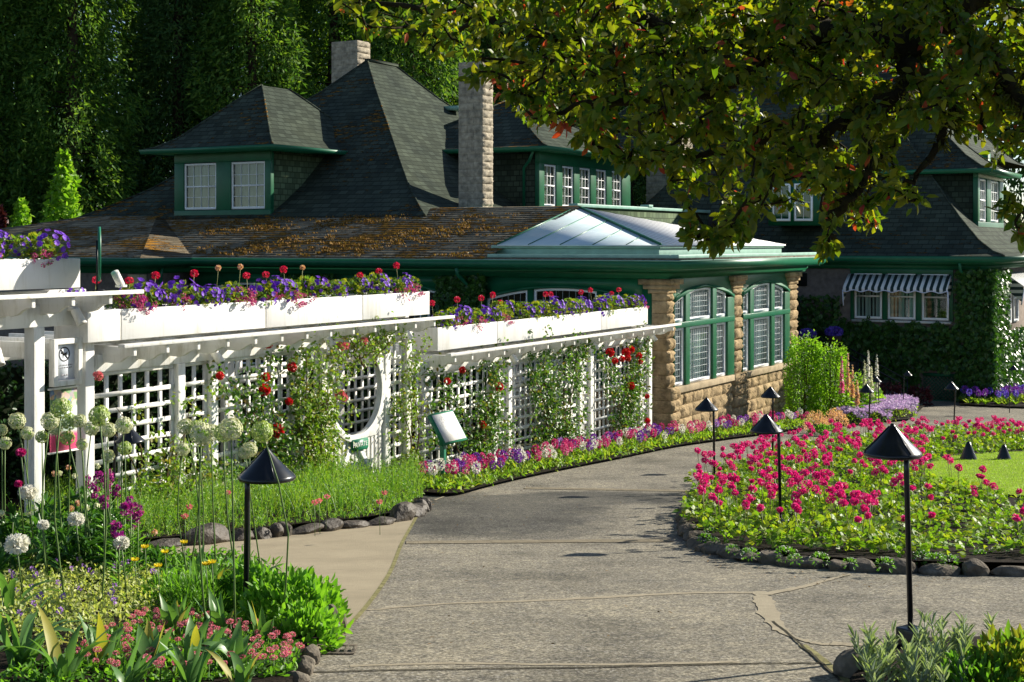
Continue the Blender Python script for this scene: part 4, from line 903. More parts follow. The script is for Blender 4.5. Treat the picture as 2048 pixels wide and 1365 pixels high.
lamp(1815, 741, (1808, 1807), 37.0, .25, T(37), 'black path lamp at the end of the lilac mat by the steps', False)
lamp(1903, 763, (1911, 1907), 32.4, .33, T(32.4), 'black path lamp in front of the ivy wall at far right', False)
lamp(2027, 730, (2018, 2019), 37.5, .24, T(37.5), 'small black path lamp at the right picture edge by the purple bed', False)
b2 = G(491, 1254); lamp(534, 895, (495, 491), b2[1], 115*b2[1]/F, b2[2], 'big black cone-shaded path lamp in the left foreground bed', False)
lamp(260, 852, (231, 222), 14.6, .30, T(14.6), 'black path lamp half hidden by allium heads on the left', False)
for px, py, sx, l in ((1937, 905, 1.0, 'low black cone fixture in the geraniums, left of two'), (2008, 900, .85, 'low black cone fixture in the geraniums, right of two by the picture edge')):
    q = G(px, 922, .1); o = thing('ground_light', q, l, 'garden light', 'low black cone lights in the geranium bed')
    mb = MB(); mb.lathe([(.001, .33), (.03, .32), (.06, .24), (.15, .02), (.155, 0), (.13, 0)], 20); mb.build('lamp_shade', M['black_metal'], o); mb = MB(); mb.box((-.03, -.03, -.1), (.03, .03, .1)); mb.build('stake', M['black_metal'], o); o.scale = (sx, sx, sx)
# handrails beside the steps
for k, (v0, z0, l) in enumerate(((.6, 1.35, 'thin dark handrail beside the steps, nearer the bay window'), (.9, 1.5, 'thin dark handrail beside the steps, against the ivy wall'))):
    o = thing('handrail', HO, l, 'handrail', 'handrails of the garden steps', rz=HROT); u = 12.6+.9*k
    mb = MB(); mb.tube([(u, v0, z0), (u, -1.8, .15)], .022, 8); mb.build('rail', M['black_metal'], o)
    for t in (0, .5, 1): mb = MB(); vv_ = v0+(-1.8-v0)*t; zz = z0+(.15-z0)*t; mb.tube([(u, vv_, zz-1.1), (u, vv_, zz)], .018, 6); mb.build('baluster', M['black_metal'], o)
# ------------------------------------------------------------------ edging stones
def stone_mesh(L, Wd, H, mat, name='edging_stone'):
    bm = bmesh.new(); bmesh.ops.create_icosphere(bm, subdivisions=3, radius=1.)
    pl = [(unit(rng.normal(size=3)), .62+.3*rng.random()) for _ in range(9)]
    for v in bm.verts:
        c = np.array(v.co)
        for n, d in pl:
            k = c@n-d
            if k > 0: c = c-n*k*.9
        c = c*(1+rng.normal(0, .018)); v.co = (c[0]*L/2, c[1]*Wd/2, c[2]*H*.62+H*.25)
    me = bpy.data.meshes.new(name); bm.to_mesh(me); bm.free(); me.materials.append(mat)
    o = bpy.data.objects.new(name, me); C.objects.link(o); return o
ORD = ['first', 'second', 'third', 'fourth', 'fifth', 'sixth', 'seventh', 'eighth', 'ninth', 'tenth', 'eleventh', 'twelfth', 'thirteenth', 'fourteenth', 'fifteenth', 'sixteenth', 'seventeenth', 'eighteenth', 'nineteenth', 'twentieth', 'twenty-first', 'twenty-second', 'twenty-third', 'twenty-fourth', 'twenty-fifth', 'twenty-sixth', 'twenty-seventh', 'twenty-eighth', 'twenty-ninth', 'thirtieth']
def stones(px, lab, group, mat, lens):
    g = np.array([G(*p) for p in smooth_poly(px, 12)]); seg = np.r_[0, np.cumsum(np.linalg.norm(np.diff(g[:, :2], axis=0), axis=1))]; t = 0.; i = 0
    while t < seg[-1]-.1:
        L, H = lens[i % len(lens)]; L *= .85+.3*rng.random(); m = min(seg[-1], t+L/2); c = np.array([np.interp(m, seg, g[:, k]) for k in range(3)]); e = np.array([np.interp(min(seg[-1], m+.1), seg, g[:, k]) for k in range(3)])
        a = math.atan2(e[1]-c[1], e[0]-c[0]); o = stone_mesh(L*1.1, .2+.1*rng.random(), H, mat)
        o.location = c; o.rotation_euler = (rng.normal(0, .08), rng.normal(0, .06), a); tag(o, lab.format(ORD[i % 30]), 'edging stone', group); t += L*.98; i += 1
stones([(1400, 992), (1376, 1035), (1380, 1072), (1410, 1099), (1470, 1117), (1560, 1130), (1660, 1139), (1780, 1145), (1900, 1149), (2090, 1152), (2330, 1155)], '{} stone round the geranium bed, counted from its left tip towards the right edge', 'stones edging the geranium bed', M['rock'], [(.20, .11), (.28, .13), (.40, .14), (.30, .10), (.22, .15), (.46, .11)])
stones([(848, 1020), (815, 1038), (760, 1050), (690, 1058), (600, 1069), (500, 1080), (380, 1091), (250, 1100), (120, 1106)], '{} stone edging the bright green bed, counted from the path end', 'stones edging the green bed', M['rock_dark'], [(.14, .20), (.16, .18), (.24, .16), (.30, .16), (.52, .24), (.46, .10), (.34, .11), (.30, .15), (.42, .10)])
for px, py, L, H, l in ((662, 1288, .12, .27, 'upright tan stone at the corner of the foreground bed, by the drain'), (676, 1268, .11, .2, 'slim stone just behind the upright corner stone'), (622, 1328, .10, .14, 'small upright stone left of the drain grate'), (606, 1348, .16, .11, 'flat rounded stone at the bed corner below the grate'), (592, 1372, .14, .1, 'pale stone at the bottom frame edge, left of the path')):
    o = stone_mesh(L, .12, H, M['rock'], 'corner_stone'); o.location = G(px, py); o.rotation_euler = (0, 0, rng.random()); tag(o, l, 'corner stone', 'stones at the corner of the foreground bed')
o = stone_mesh(.24, .2, .16, M['rock'], 'corner_stone'); o.location = G(1712, 1352); tag(o, 'weathered grey stone at the bottom right bed corner', 'corner stone')


# a few fallen petals and leaf bits along the path edges
fp = np.vstack([np.array(gxy([(rng.uniform(850, 1350), rng.uniform(1000, 1300)) for _ in range(50)])), np.array(gxy([(x, y+rng.uniform(3, 25)) for x, y in smooth_poly([(1376, 1035), (1380, 1080), (1470, 1125), (1660, 1147), (1900, 1158)], 30)])), np.array(gxy([(x+rng.uniform(4, 30), y+rng.uniform(2, 14)) for x, y in smooth_poly([(850, 1000), (985, 977), (1150, 940), (1350, 899), (1540, 872)], 22)]))])
mb = MB(); n = len(fp); mb.cards(np.c_[fp, T(fp[:, 1])+.012], unit(np.c_[rng.normal(size=(n, 2)), rng.normal(0, .15, n)]), unit(rng.normal(0, .25, (n, 3))+[0, 0, 1]), .018+.028*rng.random(n), .014, [([(0,0,0),(.45,.5,.06),(1,0,0),(.45,-.5,.06)]), [(0,3,2,1)]])
FALL = plain('fallen_leaf', (.20, .13, .06), .8, .6, 3); tag(mb.build('fallen_leaves', FALL), kind='stuff')
# ------------------------------------------------------------------ leaf and petal materials
M['ger_leaf'] = leaf('geranium_leaf', [(.09,.19,.015),(.14,.27,.02),(.20,.32,.03),(.28,.32,.03),(.12,.24,.02)], .42)
M['ger_petal'] = leaf('magenta_petal', [(.60,.015,.20),(.72,.03,.28),(.78,.06,.36),(.55,.01,.14)], .35, .6, (1.3,.7,.9))
M['green_leaf'] = leaf('green_leaf', [(.06,.16,.02),(.11,.26,.03),(.18,.36,.04)], .4)
M['bright_leaf'] = leaf('bright_leaf', [(.10,.26,.025),(.16,.34,.03),(.22,.42,.05)], .38)
M['grass_blade'] = leaf('feathery_green', [(.05,.14,.02),(.10,.24,.03),(.20,.36,.04),(.26,.36,.05),(.08,.19,.05)], .38)
M['dark_leaf'] = leaf('dark_leaf', [(.03,.095,.018),(.05,.14,.025),(.08,.20,.03)], .3, .32)
M['rose_leaf'] = leaf('rose_leaf', [(.03,.085,.015),(.05,.13,.02),(.09,.19,.03),(.14,.24,.04),(.17,.12,.03)], .35, .4)
M['rose_leaf2'] = leaf('pale_rose_leaf', [(.10,.18,.02),(.15,.26,.03),(.20,.30,.04),(.24,.20,.05)], .4, .45)
M['ivy_leaf'] = leaf('ivy_leaf', [(.018,.06,.012),(.03,.09,.015),(.05,.13,.02),(.07,.17,.03)], .22, .35)
M['variegated'] = leaf('pale_variegated_leaf', [(.48,.50,.18),(.40,.44,.12),(.28,.36,.10),(.58,.56,.30)], .35)
M['silver_leaf'] = leaf('silver_leaf', [(.30,.36,.28),(.38,.44,.34),(.22,.30,.20),(.26,.34,.14)], .25)
M['tulip_leaf'] = leaf('blue_green_strap_leaf', [(.05,.13,.045),(.08,.19,.055),(.10,.22,.08),(.14,.26,.05),(.28,.22,.04)], .36, .38)
M['yellow_leaf'] = leaf('yellowing_leaf', [(.42,.30,.04),(.35,.34,.06),(.30,.16,.04)], .35)
M['petunia'] = leaf('purple_petal', [(.15,.03,.46),(.20,.05,.60),(.28,.10,.66),(.09,.012,.26)], .3, .55, (1.2,.9,1.2))
M['verbena'] = leaf('magenta_small_petal', [(.48,.04,.18),(.62,.09,.28),(.36,.02,.12),(.66,.18,.34)], .3, .6, (1.2,.8,1))
M['planter_leaf'] = leaf('planter_leaf', [(.07,.16,.02),(.12,.23,.03),(.20,.28,.03),(.30,.28,.03),(.05,.11,.02)], .4)
M['red_petal'] = leaf('red_petal', [(.62,.01,.06),(.72,.02,.10),(.50,.005,.03)], .3, .55, (1.2,.6,.7))
M['rose_red'] = leaf('red_rose_petal', [(.55,.006,.012),(.68,.015,.02),(.42,.004,.01)], .25, .5, (1.2,.5,.5))
M['rose_pink'] = leaf('pink_rose_petal', [(.70,.22,.24),(.75,.30,.30),(.62,.14,.18)], .3, .55, (1.2,.8,.8))
M['white_petal'] = leaf('white_petal', [(.78,.76,.68),(.80,.78,.74),(.72,.72,.60)], .3, .6, (1.1,1.1,1))
M['hy_white'] = M['white_petal']
M['hy_pink'] = leaf('pink_hyacinth_petal', [(.72,.16,.36),(.62,.06,.22),(.78,.30,.46)], .3, .6, (1.2,.8,1))
M['hy_magenta'] = leaf('magenta_hyacinth_petal', [(.48,.015,.16),(.58,.03,.22),(.36,.01,.10)], .3, .6, (1.2,.8,1))
M['hy_purple'] = leaf('purple_hyacinth_petal', [(.17,.03,.32),(.26,.07,.44),(.12,.015,.22)], .3, .6, (1.2,.9,1.2))
M['hy_lilac'] = leaf('lilac_hyacinth_petal', [(.40,.22,.58),(.48,.30,.64),(.34,.16,.50)], .3, .6, (1.1,.9,1.1))
M['lilac'] = leaf('lilac_mat_petal', [(.50,.38,.58),(.60,.48,.66),(.44,.32,.52),(.66,.56,.68)], .3, .6, (1.1,.9,1.1))
M['allium'] = leaf('cream_floret', [(.66,.67,.40),(.74,.74,.52),(.80,.80,.62),(.50,.56,.26)], .35, .6, (1.1,1.1,.9))
M['allium_core'] = leaf('green_floret_stalk', [(.14,.28,.04),(.20,.36,.06)], .3)
M['bellis'] = leaf('rose_daisy_petal', [(.78,.28,.34),(.72,.18,.26),(.80,.42,.46)], .3, .6, (1.1,.8,.8))
M['yellow_petal'] = leaf('yellow_petal', [(.82,.62,.02),(.85,.70,.05)], .4, .5, (1.1,1.1,.6))
M['wall_petal'] = leaf('wine_petal', [(.40,.02,.22),(.30,.015,.26),(.50,.04,.20),(.20,.02,.30)], .3, .55, (1.2,.8,1.1))
M['pink_haze'] = leaf('pale_pink_floret', [(.62,.34,.26),(.66,.42,.34),(.55,.26,.20)], .3)
M['blue_petal'] = leaf('violet_blue_petal', [(.14,.08,.56),(.20,.12,.66),(.10,.05,.42)], .3, .6, (1,1,1.1))
M['dark_red_leaf'] = leaf('dark_red_leaf', [(.06,.012,.02),(.10,.02,.03),(.04,.01,.02)], .25)
def N_up(n, k=.6): return unit(rng.normal(size=(n, 3))*k+np.array([0, 0, 1.]))
def ball(mb, c, r, n, L, Wd, tpl=DIAM, m=0, flat=.25, sq=(1, 1, 1), inset=.75):
    """petals on a ball: laid half tangent half outward"""
    d = unit(rng.normal(size=(n, 3))); q = np.array(c)+d*r*inset*np.array(sq); t = unit(np.cross(d, rng.normal(size=(n, 3))))
    mb.cards(q, unit(t*(1-flat)+d*flat*1.5), d, L, Wd, tpl, m)
def tuft(mb, n, h, w, spread, tpl=BLADE, m=0, base=.04, curve=0.):
    a = rng.random(n)*2*math.pi; b = np.stack([np.cos(a), np.sin(a), 0*a], 1); p = b*base*rng.random((n, 1))
    D = unit(b*spread*rng.random((n, 1))+np.array([0, 0, 1.])); mb.cards(p, D, unit(b*-1+rng.normal(0, .3, (n, 3))), h*(.6+.5*rng.random(n)), w, tpl, m)
def arc_leaf(mb, base, az, L, w, lift, droop, m=0, k=7):
    """long strap leaf that rises and bends over; a channelled strip"""
    t = np.linspace(0, 1, k); el = lift-droop*t**1.4; x = np.r_[0, np.cumsum(np.cos(el)[:-1])]*L/(k-1); z = np.r_[0, np.cumsum(np.sin(el)[:-1])]*L/(k-1)
    c, s = math.cos(az), math.sin(az); mid = np.stack([base[0]+x*c, base[1]+x*s, base[2]+z], 1); ww = w*np.sin(np.clip(.12+.88*(1-t), 0, 1)*math.pi*.62)**.8*(1-t**5*.97)
    sd = np.array([-s, c, 0]); nrm = np.stack([-np.sin(el)*c, -np.sin(el)*s, np.cos(el)], 1)
    tw = rng.normal(0, .35)*t; sdv = np.cos(tw)[:, None]*sd+np.sin(tw)[:, None]*nrm
    a = mid+sdv*ww[:, None]/2+nrm*ww[:, None]*.14; b = mid-sdv*ww[:, None]/2+nrm*ww[:, None]*.14
    v = np.vstack([a, mid, b]); mb.add(v, np.array([(i, k+i, k+i+1, i+1) for i in range(k-1)]+[(k+i, 2*k+i, 2*k+i+1, k+i+1) for i in range(k-1)]), m)
def inpoly(pts, poly):
    x, y = pts[:, 0], pts[:, 1]; ins = np.zeros(len(pts), bool); n = len(poly)
    for i in range(n):
        x1, y1 = poly[i]; x2, y2 = poly[(i+1) % n]
        ins ^= ((y1 > y) != (y2 > y)) & (x < (x2-x1)*(y-y1)/(y2-y1+1e-12)+x1)
    return ins
def scatter(poly, n, mind=0.):
    p = np.array(poly); lo, hi = p.min(0), p.max(0); out = []
    if not mind:
        while sum(map(len, out)) < n: q = lo+(hi-lo)*rng.random((n*3, 2)); out.append(q[inpoly(q, poly)])
        return np.vstack(out)[:n]
    tries = 0
    while len(out) < n and tries < n*60:
        q = lo+(hi-lo)*rng.random((1, 2)); tries += 1
        if inpoly(q, poly)[0] and (not out or np.min(np.hypot(*(np.array(out)-q[0]).T)) > mind): out.append(q[0])
    return np.array(out)
def W3(q, off=0.): return np.array([q[0], q[1], T(q[1])+off])
def empty_thing(name, label, cat, group=None): return thing(name, (0, 0, 0), label, cat, group)
# ------------------------------------------------------------------ geraniums of the round bed
def geranium(nleaf, heads):
    o = empty_thing('geranium', 'x', 'geranium', 'magenta geraniums in the round bed'); mb = MB(); n = nleaf
    a = rng.random(n)*6.28; r = .20*np.sqrt(rng.random(n)); z = .05+.17*rng.random(n)*(1.1-r/.3); p = np.stack([r*np.cos(a), r*np.sin(a), z], 1)
    d = unit(np.stack([np.cos(a), np.sin(a), rng.normal(0, .4, n)], 1)+rng.normal(0, .5, (n, 3))); s = .045+.03*rng.random(n)
    mb.cards(p, d, N_up(n, .55), s, s, ROUND); mb.build('foliage', M['ger_leaf'], o)
    for _ in range(heads):
        a = rng.random()*6.28; rr = .02+.13*rng.random(); top = np.array([rr*math.cos(a)*1.3, rr*math.sin(a)*1.3, .30+.14*rng.random()])
        st = MB(); st.tube([(rr*.4*math.cos(a), rr*.4*math.sin(a), .05), top*np.array([.8, .8, .6]), top], .0035, 5); s_ = st.build('flower_stalk', M['stem_y'], o)
        h = MB(); R_ = .032+.016*rng.random(); [ball(h, top+rng.normal(0, .012, 3)+[0, 0, .012], R_*(.55+.35*rng.random()), 26, .022, .022, ROUND, 0, .4, (1, 1, .7)) for _ in range(3)]; h.build('flower_head', M['ger_petal'], s_)
    return o
M['stem_y'] = plain('yellow_green_stem', (.22, .24, .06), .5, .2)
GB = gxy(BR+[(2380, 1150), (2380, 868), (1850, 878), (1700, 893), (1560, 920), (1470, 950)]); LW = gxy(LAWN)
q = scatter(GB, 640, .255)
q = q[~inpoly(q, LW)]; px_ = 1024+F*q[:, 0]/q[:, 1]; q = q[np.argsort(px_ > 2080, kind='stable')]
front = np.array(gxy(BR)); keep = np.array([np.min(np.hypot(*(front-x).T)) for x in q]) > .11; q = q[keep]
px_ = 1024+F*q[:, 0]/q[:, 1]; q = q[np.lexsort((q[:, 1], px_ > 2080))]
ind, rest = q[:290], q[290:]
pool = Pool([geranium(46, 1), geranium(50, 2), geranium(44, 2), geranium(52, 0), geranium(48, 1), geranium(46, 3)])
def ger_label(p):
    px = 1024+F*p[0]/p[1]
    if p[1] < 15.2: w = 'in the front row by the edging stones'
    elif px < 1560: w = 'at the left end of the round bed'
    elif px > 1840: w = 'beside the small lawn'
    else: w = 'in the middle of the round bed'
    return 'magenta-headed geranium '+w
for i, p in enumerate(ind):
    far = p[1] > 18
    px = 1024+F*p[0]/p[1]; k = int(rng.choice([1, 2, 0, 5, 3, 4, 1] if far else [0, 1, 3, 1, 4, 2])); low = px > 1790 and p[1] < 17.2
    if low and rng.random() < .65: k = 3
    pool.place(k, W3(p, .09), rng.random()*6.28, (.9+.3*rng.random())*(.85 if low else 1), ger_label(p), 'magenta geraniums in the round bed')
if len(rest):
    st = MB(); n = len(rest)*44; b = np.repeat(rest, 44, 0)+rng.normal(0, .12, (n, 2)); p = np.c_[b, T(b[:, 1])+.14+.17*rng.random(n)]
    st.cards(p, rdir(n), N_up(n), .06, .06, ROUND); o = st.build('geranium_foliage', M['ger_leaf']); tag(o, kind='stuff')
    st = MB()
    for x in rest:
        for _ in range(int(rng.random()<.75)): b = x+rng.normal(0, .12, 2); ball(st, W3(b, .36+.1*rng.random()), .045, 40, .026, .026, ROUND, 0, .35, (1, 1, .75))
    o = st.build('geranium_flowers', M['ger_petal']); tag(o, kind='stuff')
# white alyssum tufts between the stones and geraniums
def alyssum():
    o = empty_thing('alyssum', 'x', 'alyssum'); mb = MB(); n = 70; d = rdir(n, .6); mb.cards(d*.03*np.array([1.6, 1.6, 1]), d, N_up(n), .03, .014, DIAM); mb.build('foliage', M['green_leaf'], o)
    mb = MB(); n = 26; d = rdir(n, 1.2); mb.cards(d*.055*np.array([1.4, 1.4, .9]), rdir(n), N_up(n, .3), .012, .012, DIAM); mb.build('bloom', M['white_petal'], o); return o
pool = Pool([alyssum(), alyssum()])
for i, (px, py) in enumerate([(1398, 1035), (1402, 1060), (1396, 1018), (1410, 1078), (1425, 1086), (1465, 1100), (1500, 1110), (1560, 1098), (1572, 1110), (1590, 1120), (1640, 1120), (1700, 1128), (1845, 1118), (1870, 1122), (1900, 1125), (1960, 1110), (2000, 1105), (1770, 1130), (1412, 1045), (1420, 1065)]):
    pool.place(i, G(px, py, .1), rng.random()*6, .8+.7*rng.random(), 'low white alyssum tuft on dark soil behind the edging stones', 'white alyssum tufts at the bed edge')
# grass blades of the small lawn
gp = scatter(LW, 26000); gp = gp[(1024+F*gp[:, 0]/gp[:, 1]) < 2300]; n = len(gp); mb = MB()
mb.cards(np.c_[gp, T(gp[:, 1])+.125], rdir(n, 1.6), rdir(n), .035, .005, DIAM); M['lawn_blade'] = leaf('lawn_blade', [(.16,.28,.02),(.22,.36,.03),(.30,.42,.05)], .4); tag(mb.build('lawn_grass', M['lawn_blade']), kind='stuff')
# ------------------------------------------------------------------ bright green feathery bed before the gate
BGp = gxy(BG+[(40, 1100), (60, 1015), (300, 1006), (500, 986), (700, 968), (830, 962)])
n = 5600; gp = scatter(BGp, n); cl = .5+.5*np.sin(gp[:, 0]*5.1+np.sin(gp[:, 1]*3.7)*2)*np.sin(gp[:, 1]*4.3+1); h = (.16+.30*rng.random(n))*(.55+.85*cl); mb = MB()
hk = np.clip((np.array([np.min(np.hypot(*(np.array(gxy(BG))-x).T)) for x in gp])-.05)/.5, .25, 1); h = h*hk
base = np.c_[gp, T(gp[:, 1])+.07]; D = unit(rng.normal(0, .28, (n, 3))+np.array([0, 0, 1.]))
mb.cards(base, D, rdir(n), h, .008, BLADE)
for k in range(6):
    t = .3+.13*k; c = base+D*(h*t)[:, None]; d2 = unit(rng.normal(size=(n, 3))+D*.9); mb.cards(c, d2, rdir(n), .055*(1.1-t*.4), .010, DIAM)
tag(mb.build('feathery_groundcover', M['grass_blade']), kind='stuff')
def pinkflower():
    o = empty_thing('pink_flower', 'x', 'flower'); mb = MB(); mb.tube([(0, 0, 0), (.01, 0, .33)], .003, 5); mb.build('stem', M['stem'], o)
    mb = MB(); ball(mb, (.01, 0, .34), .02, 26, .024, .02, ROUND, 0, .5, (1.2, 1.2, .6)); mb.build('flower_head', M['rose_pink'], o); return o
pool = Pool([pinkflower()])
for i, (px, py, w) in enumerate([(455, 1000, 'left part'), (640, 1020, 'middle'), (652, 1010, 'middle'), (760, 1022, 'right part'), (380, 1035, 'left part'), (372, 1060, 'left end'), (630, 1025, 'middle'), (770, 1000, 'right part')]): pool.place(i, G(px, py+48, .07), rng.random()*6, 1., f'small pink flower standing in the {w} of the feathery green bed', 'pink flowers in the green bed')
# ------------------------------------------------------------------ hyacinth strip
def hyacinth(mat):
    o = empty_thing('hyacinth', 'x', 'hyacinth'); mb = MB(); n = 11; a = rng.random(n)*6.28; b = np.stack([np.cos(a), np.sin(a), .7+.6*rng.random(n)], 1)
    mb.cards(b*.01, unit(b), unit(np.stack([-np.cos(a)*.6, -np.sin(a)*.6, 1+0*a], 1)), .12+.05*rng.random(n), .035, LEAF); mb.build('foliage', M['bright_leaf2'], o)
    mb = MB(); mb.tube([(0, 0, .0), (0, 0, .22)], .006, 5); mb.build('stem', M['stem'], o)
    mb = MB(); ball(mb, (0, 0, .225), .045, 90, .032, .020, DIAM, 0, .6, (1, 1, 1.45)); mb.build('flower_spike', mat, o); return o
M['bright_leaf2'] = leaf('fresh_leaf', [(.09,.20,.02),(.16,.30,.03),(.24,.36,.05),(.30,.34,.05)], .4)
HC = ['white', 'pink', 'magenta', 'purple', 'lilac']; HP = Pool([hyacinth(M['hy_'+c]) for c in HC])
HB = gxy(smooth_poly([(838, 985), (930, 984), (985, 970), (1060, 952), (1150, 933), (1250, 913), (1350, 893), (1450, 877), (1540, 866), (1620, 855)])+[(1620, 848), (1500, 858), (1400, 874), (1310, 880), (1150, 912), (1000, 942), (850, 966)])
q = scatter(HB, 190, .15); hc = rng.choice(5, len(q), p=[.26, .17, .27, .24, .06])
for p, c in zip(q, hc): HP.place(int(c), W3(p, .04), rng.random()*6, .95+.35*rng.random(), f'{HC[c]} hyacinth in the strip along the pergola and bay wall', f'{HC[c]} hyacinths along the pergola', tilt=(rng.normal(0, .1), rng.normal(0, .1)))
n = 5200; HB2 = gxy(BH+[(1635, 846), (1500, 856), (1310, 878), (1150, 908), (1000, 938), (842, 966)]); gp = scatter(HB2, n); mb = MB()
mb.cards(np.c_[gp, T(gp[:, 1])+.06+.08*rng.random(n)], rdir(n, .5), N_up(n, .6), .085, .034, LEAF); tag(mb.build('low_foliage', M['bright_leaf2']), kind='stuff')
# ------------------------------------------------------------------ flowers in the planter boxes
def petunia():
    o = empty_thing('petunia', 'x', 'petunia'); mb = MB(); n = 60; d = rdir(n, .3); mb.cards(d*np.array([.16, .11, .10])+[0, 0, .05], rdir(n, .2), N_up(n, .8), .055, .035, LEAF); mb.build('foliage', M['planter_leaf'], o)
    mb = MB(); n = 24; d = rdir(n, .3); d[:, 1] -= .6; d = unit(d); c = d*np.array([.19, .16, .15])+[0, 0, .07]
    for q_ in range(5):
        t = 2*math.pi*q_/5; ref = unit(np.cross(d, [0, 0, 1.])); r2 = np.cross(d, ref); mb.cards(c, ref*math.cos(t)+r2*math.sin(t)+d*.25, d, .029, .034, ROUND)
    mb.build('bloom', M['petunia'], o); return o
def verbena():
    o = empty_thing('verbena', 'x', 'verbena'); mb = MB(); n = 50; d = rdir(n, .2); mb.cards(d*np.array([.15, .12, .09])+[0, 0, .03], rdir(n), N_up(n, .8), .045, .02, LEAF); mb.build('foliage', M['planter_leaf'], o)
    mb = MB()
    for _ in range(15): c = rdir(1, .1)[0]*np.array([.15, .15, .09])+[0, -.09, .04]; ball(mb, c, .030, 26, .020, .018, DIAM, 0, .4)
    mb.build('bloom', M['verbena'], o); return o
def foliage_tuft():
    o = empty_thing('leafy_plant', 'x', 'leafy plant'); mb = MB(); n = 70; d = rdir(n, .6); c = d*np.array([.17, .14, .15])+[0, 0, .10]; mb.cards(c, unit(d+rng.normal(0, .4, (n, 3))), unit(d+[0, 0, .8]), .06, .06, ROUND); mb.build('foliage', M['planter_leaf'], o); return o
def red_geranium(h, R_, faded=False):
    o = empty_thing('red_geranium', 'x', 'geranium'); mb = MB(); mb.tube([(0, 0, 0), (.015, 0, h*.55), (.03, .01, h)], .004, 5); mb.build('stem', M['stem_y'], o)
    mb = MB(); ball(mb, (.03, .01, h+.01), R_, 60, .026, .026, ROUND, 0, .35, (1, 1, .8)); mb.build('flower_head', M['pink_haze'] if faded else M['red_petal'], o)
    mb = MB(); n = 22; d = rdir(n, .5); mb.cards(d*.06, d, N_up(n), .055, .055, ROUND); mb.build('foliage', M['planter_leaf'], o); return o
PP = Pool([petunia(), petunia(), petunia(), petunia()]); VP_ = Pool([verbena(), verbena(), verbena()]); FP_ = Pool([foliage_tuft(), foliage_tuft(), foliage_tuft()]); GPo = Pool([red_geranium(.34, .05), red_geranium(.28, .045), red_geranium(.40, .028, True)])
PW_NAME = ['left edge planter', 'round-shadow planter', 'short planter by the notice post', 'first long middle planter', 'central middle planter', 'right end middle planter', 'first low planter', 'long low planter', 'last low planter by the pier']
cnt = [0]*4
for (s0, s1, z0, z1), nm in zip(PLANT, PW_NAME):
    s = max(s0, -4.6)+.14; k = 0
    while s < s1-.08:
        def base(y, dz=0.): return PW(s+.13+rng.normal(0, .06), y+.07+rng.normal(0, .03), z1-.02+dz+rng.normal(0, .025))
        r = rng.random(); g_ = PROT+rng.normal(0, .4)
        if r < .38: PP.place(cnt[0], base(-.13, .03), g_, .9+.5*rng.random(), f'purple petunia clump spilling from the {nm}', 'purple petunias in the planters'); cnt[0] += 1
        if rng.random() < .24: VP_.place(cnt[1], base(-.12, 0), g_, .8+.4*rng.random(), f'magenta verbena clump hanging over the {nm}', 'magenta verbenas in the planters'); cnt[1] += 1
        if r > .80: PP.place(cnt[0], base(.03, .10), g_, .7+.4*rng.random(), f'purple petunia clump spilling from the {nm}', 'purple petunias in the planters'); cnt[0] += 1
        FP_.place(cnt[2], base(-.16 if rng.random() < .4 else .06, 0), g_, .62+.45*rng.random(), f'leafy yellow-green plant in the {nm}', 'leafy plants in the planters'); cnt[2] += 1
        s += .19; k += 1
REDS = [(188, 562, -1.75), (258, 563, None), (306, 553, None), (384, 549, None), (433, 538, 2), (476, 536, 2), (497, 553, None), (536, 551, None), (572, 541, None), (604, 537, 2), (718, 552, None), (758, 544, None), (797, 533, 1), (868, 608, None), (915, 601, None), (963, 598, None), (982, 592, 1), (998, 606, None), (1088, 590, None), (1102, 590, None), (1160, 586, None), (1184, 582, None), (1220, 588, None), (1236, 581, None)]
for px, py, m_ in REDS:
    sx = 5.3 if px < 866 else 14; zt = 3.42 if px < 866 else 2.84
    # where the planter row stands under that head
    dx, dy = PD; ox, oy = PO[0]-PD[1]*.1, PO[1]+PD[0]*.1; r = (px-1024)/F; s = (r*oy-ox)/(dx-r*dy); b = PW(s, .1, zt); h = (ZC-(py-HOR)/F*b[1])-zt
    k = 2 if m_ == 2 else (0 if h > .3 else 1); hh = (.34, .28, .40)[k]
    GPo.place(k, b, rng.random()*6, (1, 1, max(.5, h/hh)), ('faded' if k == 2 else 'red')+' geranium head on a tall stalk above the '+('middle' if px < 866 else 'lowest')+' planter row', ('faded' if k == 2 else 'red')+' geraniums above the planters')
